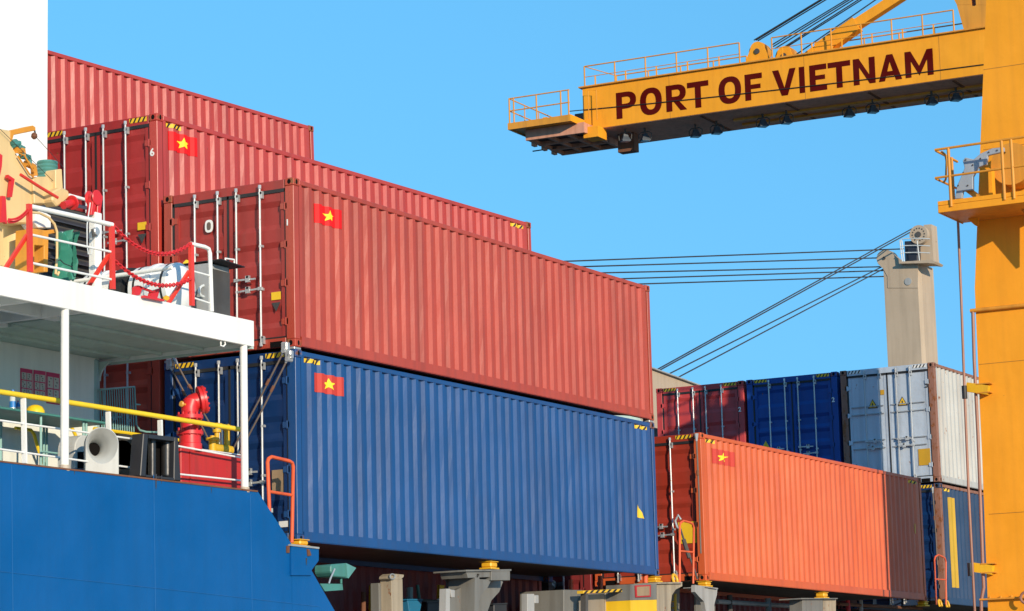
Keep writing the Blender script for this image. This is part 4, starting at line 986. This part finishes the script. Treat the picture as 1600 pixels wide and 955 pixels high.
plate('side_ribs', [(-6, 357), (5, 358), (6, 415), (-6, 413)], (0, .03, 0), cream, t, Y=ky+.12)
for px in ([(-10, 192), (60, 260), (100, 300)], [(56, 214), (80, 240), (100, 263)]): pipe('stay_wire', px, .004, wire, t, n=5, Y=ky-.05)
# green tarpaulin
t = thing('tarpaulin', at(105, 435, Y=1.3), 'crumpled sea green tarpaulin hanging beside the cream crane', 'tarpaulin')
mb = MB(); rr = random.Random(5); nu, nv = 12, 16; vs = []
for j in range(nv+1):
    for i in range(nu+1):
        fu = i/nu; fv = j/nv
        u = 97+fu*16-fv*2+fv*4*(fu-.4); v = 362+fv*76+2*math.sin(fu*9)
        p = at(u, v, Y=1.25); p.y += .09*math.sin(fu*11+fv*2.3)+.05*math.sin(fu*23-fv*5)+rr.uniform(-.012, .012); vs.append(p)
mb.add(vs, [(j*(nu+1)+i, j*(nu+1)+i+1, (j+1)*(nu+1)+i+1, (j+1)*(nu+1)+i) for j in range(nv) for i in range(nu)])
mb.build('cloth', mat('tarp_green', (.03,.22,.16), .55, .4, dirt=.15), t, smooth=True)
pipe('hanging_pipe', [(95, 363), (95, 416)], .05, mat('pale_teal', (.35,.55,.55), .45), t, Y=1.5)
pipe('cable_tangle', [(66, 412), (78, 405), (84, 410), (94, 406), (100, 412), (113, 417)], .008, wire, t, Y=.9)

# ------------------------------------------------------------------ dockside crane leg at right
LX = 22.0
t = thing('portal_crane', (LX+.6, -4, -4.7), 'tall orange yellow leg of the near crane with a railed platform, right edge', 'crane')
def lp(u, v): return at(u, v, X=LX)
lf = [lp(1544.5, 970), lp(1534, 700), lp(1525, 500), lp(1523, 450), lp(1527, 345), lp(1541, 0), lp(1545, -110)]
LW = -4.95
right = [V(LX, LW, lf[-1].z), V(LX, LW, -4.7)]
bot = V(LX, lf[0].y, -4.7)
lf2 = [bot]+lf
MB().prism(lf2+right, (1.25, 0, 0)).build('leg_box', crane_y, t)
for v0, m_ in ((936.5, crane_y2),):
    a = lp(1541, v0); MB().box(LX-.10, LX+.2, LW, a.y+.12, a.z-.02, a.z+.015).build('bolted_flange', m_, t)
    for k in range(8):
        y = a.y-.1-k*.24; MB().cyl((LX-.05, y, a.z+.015), (LX-.05, y, a.z+.05), .025, 6).build('bolt', m_, t)
a = lp(1521, 486); MB().cyl((LX-.05, a.y+.05, a.z), (LX-.05, LW, a.z), .045, 12).build('collar_pipe', crane_y2, t, smooth=True)
seam = mat('crane_seam', (.42,.18,.015), .6)
for v in (235, 110): a = lp(1533, v); MB().box(LX-.006, LX-.001, LW, a.y-.06, a.z, a.z+.012).build('weld_seam', seam, t)
for v in (570, 805): a = lp(1530, v); MB().box(LX-.006, LX-.001, LW, a.y+(0 if v == 570 else -.22), a.z, a.z+.012).build('weld_seam', seam, t)
# conduit running down the leg edge
cu_ = LX-.05
br = mat('brown_pipe', (.30,.13,.08), .5, dirt=.2)
t2 = t; pc_ = t
MB().tube([at(1520, 487, X=cu_), at(1522, 560, X=cu_), at(1528, 680, X=cu_), at(1536, 895, X=cu_), at(1537, 918, X=cu_), at(1533, 940, X=cu_), at(1535, 1010, X=cu_)], .038, 10).build('conduit', br, t, smooth=True)
for (u, v) in ((1533, 607), (1540, 888)):
    a = at(u-22, v-2, X=LX-.08); b = at(u+12, v+3, X=LX-.08)
    MB().beam(a, b, .14, .20).build('cable_bracket', mat('bright_crane_yellow', (.80,.42,.01), .45), t)
    for dv in (-7, 7): c = at(u+2, v+dv, X=LX-.1); MB().box(LX-.16, LX, c.y-.2, c.y+.12, c.z-.012, c.z+.012).build('bracket_flange', crane_y2, t)
t = thing('vertical_cable', at(1515, 700, X=LX-.4), 'long thin brown cable hanging from the crane platform', 'cable')
cxx = LX-.30
MB().tube([at(1496.5, 338, X=cxx), at(1502, 470, X=cxx), at(1507, 610, X=cxx), at(1513, 760, X=cxx), at(1523, 955, X=cxx), at(1526, 1030, X=cxx)], .030, 10).build('cable', br, t, smooth=True)
for (u, v) in ((1507, 613), (1516, 890)): c = at(u, v, X=cxx); MB().cyl(c-V(0,0,.14), c+V(0,0,.14), .06, 10).build('cable_clamp', black, t); 
# platform on the leg
FXp = LX-1.5
t = pc_
zf1 = at(1500, 328, X=FXp).z; zf0 = at(1500, 312, X=FXp).z; yl_ = at(1467.5, 322, X=FXp).y
ftop = at(1467.5, 315, X=FXp).z; fbot = at(1467.5, 333, X=FXp).z
MB().box(FXp, LX-.002, LW, yl_, fbot+.02, ftop-.04).build('floor', crane_y2, t)
MB().box(FXp-.03, FXp-.001, LW, yl_+.02, fbot, fbot+(ftop-fbot)*.60).build('edge_beam', crane_y, t, bevel=.006)
MB().box(FXp-.02, FXp-.001, LW, yl_+.02, fbot+(ftop-fbot)*.64, ftop).build('toe_board', crane_y, t)
MB().box(FXp+.0, LX, yl_+.001, yl_+.03, fbot, ftop).build('edge_beam', crane_y2, t)
rh = at(1467.5, 234, X=FXp).z; rm_ = at(1467.5, 278, X=FXp).z
railm = crane_y2
for y_, nm in ((0, 'rail_post'), ):
    for u in (1472.5, 1487, 1571, 1586):
        if u == 1472.5: c = at(u, 320, X=FXp+.5); MB().cyl((FXp+.9, yl_-.02, ftop), (FXp+.9, yl_-.02, rh), .032).build(nm, railm, t, smooth=True)
        else: c = at(u, 320, X=FXp); MB().cyl((FXp-.03, c.y, fbot+.1), (FXp-.03, c.y, rh), .035).build(nm, railm, t, smooth=True)
MB().tube([V(FXp-.03, LW, rh+.02), V(FXp-.03, yl_+.02, rh), V(FXp+.1, yl_+.03, rh), V(LX-.1, yl_+.03, rh)], .028).build('top_rail', railm, t, smooth=True)
MB().tube([V(FXp-.03, LW, rm_+.02), V(FXp-.03, yl_+.05, rm_), V(FXp+.1, yl_+.06, rm_), V(LX-.1, yl_+.04, rm_)], .025).build('mid_rail', railm, t, smooth=True)
pipe('gate_loop', [(1471, 237), (1477, 242), (1479, 252), (1478, 280), (1474, 286)], .025, railm, t, X=FXp+.1)
pipe('gate_loop', [(1571, 238), (1566, 242), (1565, 252), (1567, 268)], .022, railm, t, X=FXp+.1)
plate('support_gusset', [(1505, 336), (1530, 333), (1527, 354), (1523, 352)], (.06, 0, 0), crane_y, t, X=LX-.4)
plate('support_gusset', [(1585, 316), (1640, 300), (1640, 380)], (.06, 0, 0), crane_y2, t, X=LX-.7)
# grey curved guide
ring = [(1492, 311), (1495, 291), (1503, 273), (1507, 262), (1504, 251), (1508, 246), (1521, 249), (1532, 240), (1550, 232), (1568, 230), (1568, 237), (1543, 243), (1541, 257), (1529, 261), (1520, 276), (1520, 297), (1504, 299), (1503, 310)]
plate('curved_guide', ring, (.10, 0, 0), mat('guide_grey', (.33,.37,.42), .45, .5, dirt=.1), t, bevel=.01, X=LX-1.0)
for (u, v) in ((1497, 290), (1505, 270), (1509, 250), (1520, 258), (1532, 248), (1545, 238), (1558, 235), (1512, 290)): c = at(u, v, X=LX-1.01); MB().cyl(c-V(.01, 0, 0), c, .018, 8).build('stud', darksteel, t)
plate('guide_arm', [(1508, 299), (1518, 296), (1530, 305), (1533, 310), (1520, 308)], (.2, 0, 0), crane_y2, t, X=LX-.9)
plate('guide_arm', [(1534, 258), (1549, 264), (1551, 304), (1545, 306), (1544, 268)], (.2, 0, 0), crane_y, t, X=LX-.8)
c = at(1580, 256, X=LX-.6); MB().cyl(c, c+V(.55, 0, 0), .46, 32).build('cable_drum', crane_y2, t, smooth=True)
pipe('hanging_chain', arc((1604, 934), 9, 100, 250, 10), .03, br, t, X=LX-.2)

# ------------------------------------------------------------------ far crane boom
T0 = V(69.218, 30.793, 25.603); BD = V(.0317, -.9995, 0).normalized(); BN = V(BD.y, -BD.x, 0)
def bp(u, v, k=0): return at(u, v, pl=(T0-BN*k, BN))
def bl(s, k, z): return T0+BD*s-BN*k+V(0, 0, z)       # along, across (away), height from the top edge
t = thing('crane_boom', T0, 'orange yellow crane boom lettered PORT OF VIETNAM against the sky', 'crane')
BH = 1.92; BW = 3.75; BL = 44
def bbox(name, s0, s1, k0, k1, z0, z1, m_, parent=None, bevel=0):
    return MB().prism([bl(s0, k0, z0), bl(s1, k0, z0), bl(s1, k1, z0), bl(s0, k1, z0)], (0, 0, z1-z0)).build(name, m_, parent or t, bevel=bevel)
und = mat('underside_shade_brown', (.58,.27,.17), .6, dirt=.2)
bbox('girder', 0, BL, 0, BW, -BH, 0, crane_y)
bbox('underside_tint', .01, BL, .03, BW-.03, -BH-.02, -BH-.001, mat('underside_shade_brown', (.58,.27,.17), .6, dirt=.2))  # thin added sheet with the underside's shade put into its colour
bbox('top_flange', -.15, BL, -.12, BW+.1, .002, .06, crane_y2)
for k0 in (1.6, 2.6): bbox('trolley_rail', 6.5, BL, k0, k0+.25, -BH-.12, -BH-.021, crane_y2)
for s in (5.5, 9.5, 13.2, 16.9, 20.5): bbox('diaphragm', s, s+.12, .3, BW-.2, -BH-.06, -BH-.021, rustm)
# lettering
def glyph(ch, sx, sy=.205):
    q = []
    def r(x0, y0, x1, y1): q.append([(x0, y0), (x1, y0), (x1, y1), (x0, y1)])
    def band(cx, cy, rx, ry, tx, ty, a0, a1, n=20, p=.85):
        def pt(a, rx, ry): c, s_ = math.cos(a), math.sin(a); return (cx+rx*math.copysign(abs(c)**p, c), cy+ry*math.copysign(abs(s_)**p, s_))
        for k in range(n):
            a, b = R(a0+(a1-a0)*k/n), R(a0+(a1-a0)*(k+1)/n)
            q.append([pt(a, rx, ry), pt(b, rx, ry), pt(b, rx-tx, ry-ty), pt(a, rx-tx, ry-ty)])
    if ch == 'I': r(0, 0, 1, 1)
    if ch == 'T': r(0, 1-sy, 1, 1); r(.5-sx/2, 0, .5+sx/2, 1-sy)
    if ch in 'FE': r(0, 0, sx, 1); r(sx, 1-sy, 1, 1); r(sx, .42, .90, .42+.17)
    if ch == 'E': r(sx, 0, 1, sy)
    if ch == 'V': q.append([(0, 1), (sx*1.05, 1), (.5, .29), (.5, 0), (.5-sx*.52, 0)]); q.append([(1, 1), (1-sx*1.05, 1), (.5, .29), (.5, 0), (.5+sx*.52, 0)])
    if ch == 'A':
        q.append([(0, 0), (sx*1.05, 0), (.5, .73), (.5, 1), (.5-sx*.52, 1)]); q.append([(1, 0), (1-sx*1.05, 0), (.5, .73), (.5, 1), (.5+sx*.52, 1)])
        xi = lambda y: sx*1.05+(.5-sx*1.05)*y/.73
        q.append([(xi(.19), .19), (1-xi(.19), .19), (1-xi(.36), .36), (xi(.36), .36)])
    if ch == 'N': r(0, 0, sx, 1); r(1-sx, 0, 1, 1); q.append([(sx, 1), (sx, .67), (1-sx, 0), (1-sx, .33)])
    if ch == 'M': r(0, 0, sx, 1); r(1-sx, 0, 1, 1); q.append([(sx, 1), (sx, .62), (.5, .03), (.5, .40)]); q.append([(1-sx, 1), (1-sx, .62), (.5, .03), (.5, .40)])
    if ch == 'O': band(.5, .5, .5, .52, sx*1.02, sy, 0, 360, 36)
    if ch in 'PR':
        r(0, 0, sx, 1); ym = .36; cy = (1+ym)/2; ry = (1-ym)/2
        r(sx, 1-sy*.92, .5, 1); r(sx, ym, .5, ym+sy*.92); band(.5, cy, .5 if ch == 'P' else .46, ry, sx, sy*.92, -90, 90, 16)
    if ch == 'R': q.append([(.36, ym), (.62, ym+.01), (1.0, 0), (1-sx*1.12, 0)])
    return q
def zline(u): return 186.3+(116.4-186.3)*(u-965)/(1459-965)
for ch, u0, u1 in (('P', 963.8, 995), ('O', 1001, 1035), ('R', 1041.8, 1074), ('T', 1075, 1108.3), ('O', 1123.9, 1159), ('F', 1165.1, 1192.1), ('V', 1208.4, 1245), ('I', 1250, 1258.4), ('E', 1266.2, 1292.9), ('T', 1295.1, 1330.2), ('N', 1334.5, 1368.6), ('A', 1373.5, 1409.9), ('M', 1415.4, 1459.3)):
    A_ = bp(u0, zline(u0)); B_ = bp(u1, zline(u1)); H_ = 41.3/FPX*(A_-CP).dot(CF)/CU.z
    mb = MB()
    for gi, poly in enumerate(glyph(ch, 9.2/(u1-u0))):
        mb.add([A_.lerp(B_, x)+V(0, 0, H_*y)+BN*(.012+.0015*(gi % 2)) for x, y in poly], [tuple(range(len(poly)))])
    mb.build('lettering', maroon, t)
# seams
for s in (4.2, 10.5, 16.5): MB().prism([bl(s, -.004, -BH), bl(s+.02, -.004, -BH), bl(s+.02, -.004, 0), bl(s, -.004, 0)], -BN*.003).build('weld_seam', seam, t)
# walkway railings, near and far edge
def brail(s0, s1, k, step, h=.98, mid=False):
    # one run of walkway railing
    n = max(1, round((s1-s0)/step))
    for i in range(n+1):
        s = s0+(s1-s0)*i/n; MB().cyl(bl(s, k, .05), bl(s, k, h), .036, 8).build('railing_post', crane_y2, t, smooth=True)
    MB().tube([bl(s0, k, h), bl(s1, k, h)], .030, 8).build('top_rail', crane_y2, t)
    if mid:
        for i in range(n): MB().beam(bl(s0+(s1-s0)*(i+.35)/n, k, .05), bl(s0+(s1-s0)*(i+.35)/n, k, h*.5), .05, .05).build('toe_post', crane_y, t)
    if mid: MB().tube([bl(s0, k, h*.5), bl(s1, k, h*.5)], .018, 8).build('mid_rail', crane_y2, t)
s_of = lambda u, v: (bp(u, v)-T0).dot(BD)
sA = s_of(913, 120); sB = s_of(1155, 80); sC = s_of(1206, 80); sD = s_of(1490, 40)
brail(sA, sB, .02, 1.42, mid=True); brail(sC, sD, .02, 1.44, mid=True)
brail(sA+.5, sB-.6, 2.3, 1.42); brail(sC+1.8, sD, 2.3, 1.44)
MB().tube([bl(sA, .02, .98), bl(sA+.5, 2.3, .98)], .022).build('top_rail', crane_y2, t)
bbox('white_box', s_of(1118, 90), s_of(1140, 90), 1.2, 1.8, .06, .42, white)
# sheave housings
def sheave(u, k, r, nm='sheave_housing'):
    s = s_of(u, 85); c = bl(s, k, .55)
    pts = [bl(s-.60, k, .06), bl(s+.58, k, .06), bl(s+.34, k, .62)]+[bl(s+.32*math.cos(a), k, .66+.30*math.sin(a)) for a in [math.pi*j/8 for j in range(9)]]+[bl(s-.34, k, .62)]
    MB().prism(pts, BN*.08).build(nm, crane_y, t)
    MB().cyl(bl(s, k+.04, .52), bl(s, k+.5, .52), r, 28).build('sheave', crane_y2, t, smooth=True)
    MB().cyl(bl(s, k-.14, .52), bl(s, k-.08, .52), .12, 16).build('axle', darksteel, t)
    return s
s1_ = sheave(1181, .25, .44); s2_ = sheave(1205, 1.6, .46)
bbox('axle_bracket', s1_-.3, s1_+.3, .8, .86, .06, .5, crane_y2)
# stay strut to the apex and the A frame
apx = bp(1500, -112, 1.0)
st0 = bp(1280, 80, .6)
MB().beam(st0, bp(1340, 38, .6), .5, .62).build('stay_strut', crane_y, t); MB().beam(bp(1340, 38, .6), bp(1500, -66, .6), .42, .42).build('stay_strut', crane_y, t)
MB().prism([bp(1252, 86, .3), bp(1268, 74, .3), bp(1283, 66, .3), bp(1296, 64, .3), bp(1302, 76, .3), bp(1306, 79, .3)], -BN*.6).build('strut_foot', crane_y, t)
for (ua, va, ub, vb, k) in ((1178, 63, 1283, -1, .3), (1181, 63, 1286, -1, .45), (1184, 64, 1290, 0, .6), (1205, 71, 1322, 0, 1.5), (1208, 73, 1327, 0, 1.6), (1211, 76, 1333, 0, 1.8), (1217, 79, 1341, 0, 1.95), (1219, 80, 1346, 0, 2.1), (1243, 86, 1368, 0, .2)):
    a = bp(ua, va, k); b = bp(ub, vb, k); b2 = a+(b-a)*2.0
    t3 = MB().tube([a, b2], .028, 6).build('hoist_rope', wire, t)
fr_ = [bp(1506, 47, .2), bp(1546, 41, .2), bp(1575, 36, .2), bp(1560, -150, .2), bp(1470, -150, .2), bp(1491, 0, .2), bp(1494, 8, .2)]
a = bp(1516, 5, .2)
# A-frame plate with its slot: built as two uprights joined below the slot
MB().prism([bp(1506, 47, .2), bp(1546, 41, .2), bp(1549, 8, .2), bp(1525, 8, .2), bp(1523, 9.5, .2), bp(1519, 9.5, .2), bp(1517, 7, .2), bp(1495, 8, .2)], -BN*1.6).build('frame_leg', crane_y2, t)
MB().prism([bp(1495, 7.8, .2), bp(1517, 6.8, .2), bp(1514, -20, .2), bp(1500, -140, .2), bp(1470, -140, .2), bp(1491, 0, .2)], -BN*1.6).build('frame_leg', crane_y2, t)
MB().prism([bp(1525, 7.8, .2), bp(1549, 7.8, .2), bp(1550, -140, .2), bp(1510, -140, .2), bp(1523, -20, .2)], -BN*1.6).build('frame_leg', crane_y2, t)
# portal legs hidden behind the near leg
for s in (19.4, 40): bbox('portal_leg', s, s+1.3, .4, 3.2, -30.3, -BH-.01, crane_y)
bbox('cross_beam', 19.4, 41.3, .6, 3.0, -18, -16.6, crane_y)
# platform at the tip
kf = -1.5
def tp(u, v): return bp(u, v, kf)
sL = (tp(796.5, 196)-T0).dot(BD); sR = (tp(890.6, 184)-T0).dot(BD); zT = (tp(890.6, 179.2)-T0).z; zB = (tp(890.6, 189.5)-T0).z
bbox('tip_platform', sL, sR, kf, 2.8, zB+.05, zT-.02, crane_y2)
bbox('platform_edge', sL-.02, sR+.02, kf-.05, kf-.002, zB, zT, crane_y2)  # front edge gets the darker paint, shade put into its colour
bbox('platform_edge', sR+.001, sR+.06, kf-.05, -.02, zB, zT, crane_y)
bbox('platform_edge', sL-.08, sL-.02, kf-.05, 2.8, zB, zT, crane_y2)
zg = zB-.42
zg = -BH-.32
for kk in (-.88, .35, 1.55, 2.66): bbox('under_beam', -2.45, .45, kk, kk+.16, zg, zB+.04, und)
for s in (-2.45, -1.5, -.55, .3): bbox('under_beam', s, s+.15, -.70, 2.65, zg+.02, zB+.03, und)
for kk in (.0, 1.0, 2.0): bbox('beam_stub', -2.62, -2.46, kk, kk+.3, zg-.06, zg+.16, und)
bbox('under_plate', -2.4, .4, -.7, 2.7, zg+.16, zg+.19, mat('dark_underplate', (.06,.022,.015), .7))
for (s, nm) in ((sL+.0, 0), (sL+.22, 0), (sL+1.35, 0), (sL+2.55, 0), (sR-.05, 0)):
    MB().cyl(bl(s, kf, zT), bl(s, kf, zT+1.12), .036, 8).build('railing_post', crane_y2, t, smooth=True)
for h_ in (1.12, .56):
    MB().tube([bl(sR, kf, zT+h_), bl(sL, kf, zT+h_), bl(sL, 1.5, zT+h_), bl(sL, 2.75, zT+h_)], .030, 8).build('top_rail', crane_y2, t)
for kk in (0, 1.4, 2.75): MB().cyl(bl(sL, kk, zT), bl(sL, kk, zT+1.12), .025, 8).build('railing_post', crane_y2, t)
bbox('buffer', sL+1.0, sL+1.9, .3, 1.3, zT+.01, zT+.45, darksteel); bbox('buffer', sL+2.2, sL+3.0, .6, 1.5, zT+.01, zT+.55, darksteel); bbox('buffer_mount', sL+.8, sL+1.0, .2, 1.4, zT, zT+.5, crane_y)
MB().tube([bl(sR+.35, -.3, zT), bl(sR+.35, -.3, zT+1.3), bl(sR+.75, -.3, zT+1.25), bl(sR+.75, -.3, zT-.1)], .02).build('access_ladder', crane_y2, t)
bbox('hanging_box', .25, .95, -.55, .35, -BH-.50, -BH-.01, crane_y)
bbox('hanging_box', .95, 1.75, 1.5, 2.0, -BH-.85, -BH-.01, rustm)
MB().tube([bl(sL+.8, 1.5, zB-.35), bl(sL-.4, 1.5, zB-.36)], .03).build('limit_switch', darksteel, t); 
# floodlights under the boom
NTH = 'first second third fourth fifth sixth seventh eighth ninth tenth'.split()
for fi, (u, v) in enumerate(((977, 215), (1008, 214), (1087, 208), (1120, 203), (1192, 192), (1229, 187), (1327, 176), (1364, 170), (1456, 157), (1494, 151))):
    p = at(u, v, Z=T0.z-BH-.42)
    f = thing('floodlight', p+V(0, 0, .42), 'dark floodlight under the lettered crane boom, '+NTH[fi]+' from its tip', 'floodlight', 'floodlights under the crane boom')
    MB().cyl(p+V(0, 0, .2), p+V(0, 0, .40), .05, 8).build('stem', darksteel, f)
    MB().tube([p+V(0, -.30, -.1), p+V(0, -.32, .12), p+V(0, -.2, .22), p+V(0, .2, .22), p+V(0, .32, .12), p+V(0, .30, -.1)], .025, 6).build('yoke', darksteel, f)
    MB().lathe(p+V(0, 0, -.17), (0, 0, 1), [(.29, 0), (.28, .03), (.16, .20), (.13, .32), (.05, .34)], 4).build('lamp_hood', mat('lamp_grey', (.05,.06,.075), .5, .4), f)
    MB().lathe(p+V(0, 0, -.185), (0, 0, 1), [(.25, 0), (.25, .012)], 4).build('lamp_glass', glass, f)
tc_ = thing('festoon_cable', bp(1200, 140, -.25), 'thin black cable running along the side of the lettered boom', 'cable')
MB().tube([bp(u, v, -.03) for u, v in ((890, 174), (1000, 163.5), (1120, 151), (1240, 137.5), (1380, 121), (1536, 101), (1600, 93))], .022, 6).build('cable', black, tc_)

# ------------------------------------------------------------------ ship deck crane post far forward
D_ = 100
XM = at(1383, 560, D=D_).x
t = thing('deck_crane', at(1425, 560, X=XM), 'beige ship deck crane post with sheaves behind the white container', 'crane')
mp = lambda u, v: at(u, v, X=XM)
mtop = mp(1434, 411); ml = mp(1386.5, 411); mc = mp(1434.5, 411)
zc0 = -2.2
yL = mp(1387, 560).y; yR = mp(1440, 560).y
# column: its broad side faces aft, its narrow side faces the quay
wX = 1.35
MB().prism([V(XM, yL, zc0), V(XM, yR, zc0), V(XM+wX*.15, yR-.10, zc0), V(XM+wX*1.1, yR-.10, zc0), V(XM+wX*1.25, yR, zc0), V(XM+wX*1.25, yL, zc0)], (0, 0, mtop.z-zc0)).build('column', beige, t)
hp_ = [(1434, 412), (1434, 409), (1410, 409.5), (1396, 398)]+[(1383+13.5*math.cos(R(a)), 404-13.5*math.sin(R(a))) for a in range(40, 226, 15)]+[(1380, 420), (1386.5, 432), (1387, 450), (1434, 450)]
MB().prism([at(u, v, X=XM-.02) for u, v in hp_], (.35, 0, 0)).build('head_plate', beige, t)
c = at(1381.5, 403.5, X=XM-.03); MB().cyl(c, c-V(.03, 0, 0), .06, 12).build('pin', darksteel, t)
c = at(1383, 404, X=XM+.3); MB().cyl(c, c+V(.5, 0, 0), .34, 28).build('sheave', beige, t, smooth=True)
c = at(1419, 440, X=XM-.025); MB().cyl(c, c-V(.02, 0, 0), .14, 20).build('port_cover', greyp, t)
c = at(1435, 366.5, X=XM+.1); MB().cyl(c, c+V(.25, 0, 0), .36, 32).build('top_sheave', beige, t, smooth=True); MB().cyl(c-V(.04,0,0), c, .11, 14).build('sheave_hub', darksteel, t)
for k in range(14):
    a = k*2*math.pi/14; q_ = c+V(-.012, .24*math.cos(a), .24*math.sin(a)); MB().cyl(q_, q_+V(.01, 0, 0), .03, 6).build('sheave_hole', darksteel, t)
plate('mast_head', [(1443, 351.5), (1455, 350.5), (1459, 410), (1434, 410), (1436, 380), (1447, 376)], (.6, 0, 0), beige, t, X=XM+.5)
plate('winch_cabinet', [(1413, 377), (1433, 376), (1433.5, 408), (1414, 409)], (.6, 0, 0), mat('dark_navy', (.01,.015,.03), .5), t, bevel=.02, X=XM+.15)
for v in (373, 384, 395): pipe('platform_rail', [(1406, 383 if v == 373 else v+2), (1408, v+1), (1413, v), (1434, v-.5), (1453, v+.5)], .02, whitedull, t, n=6, X=XM-.25)
for u in (1406, 1409, 1433): pipe('rail_post', [(u, 376), (u+4, 411)], .022, whitedull, t, n=6, X=XM-.25)
plate('platform_floor', [(1405, 409), (1456, 406), (1461, 409), (1459, 412), (1450, 411), (1405, 412)], (.9, 0, 0), beige, t, X=XM-.28)
pipe('cage_ladder', [(1458, 377), (1463, 378), (1458, 379)], .02, darksteel, t, X=XM+.9)
t = thing('crane_jib', at(1050, 600, Y=12), 'sloping beige jib seen behind the far end of the rose red container', 'crane jib')
YJ = 12.0
MB().prism([at(u, v, Y=YJ) for u, v in ((900, 531), (1022, 575.5), (1090, 600.5), (1420, 722), (1420, 760), (900, 640))], (0, 1.2, 0)).build('jib_box', beige, t)
MB().prism([at(u, v, Y=YJ-.1) for u, v in ((950, 549), (1022, 574.5), (1160, 625), (1160, 626.5), (1022, 576.5), (950, 551))], (0, 1.4, 0)).build('jib_flange', greyp, t)
# wire ropes of the deck crane
def wr(label, A_, B_, r=.03, drop=0):
    t = thing('wire_rope', (Vector(A_)+Vector(B_))/2, label, 'wire rope', 'wire ropes of the deck crane')
    MB().tube(sag(A_, B_, drop, 10), r, 6).build('rope', wire, t)
tl = 'level wire rope running left from the beige crane post, '
for i, (u0, v0, u1, v1, nm) in enumerate(((1412, 389, 800, 411.5, 'topmost of five'), (1376, 403, 800, 420, 'second of five'), (1375, 417, 800, 429.5, 'third of five'), (1380, 423, 800, 441, 'fourth of five'), (1384, 432, 800, 450, 'lowest of five'))):
    wr(tl+nm, at(u0, v0, X=XM+.3), at(200, v0+(v1-v0)*(u0-200)/(u0-u1), D=70), .026)
for (u0, v0, u1, v1, nm) in ((1426, 357, 1026, 578, 'steep wire rope from the top sheave to the jib, upper of two'), (1424, 362, 1030, 579, 'steep wire rope from the top sheave to the jib, lower of two'),
                             (1378, 417, 1046, 584, 'steep wire rope from the lower sheave to the jib, left of two'), (1381, 420, 1061, 589, 'steep wire rope from the lower sheave to the jib, right of two')):
    wr(nm, at(u0, v0, X=XM+.3), at(u1, v1, Y=YJ+.5), .022)
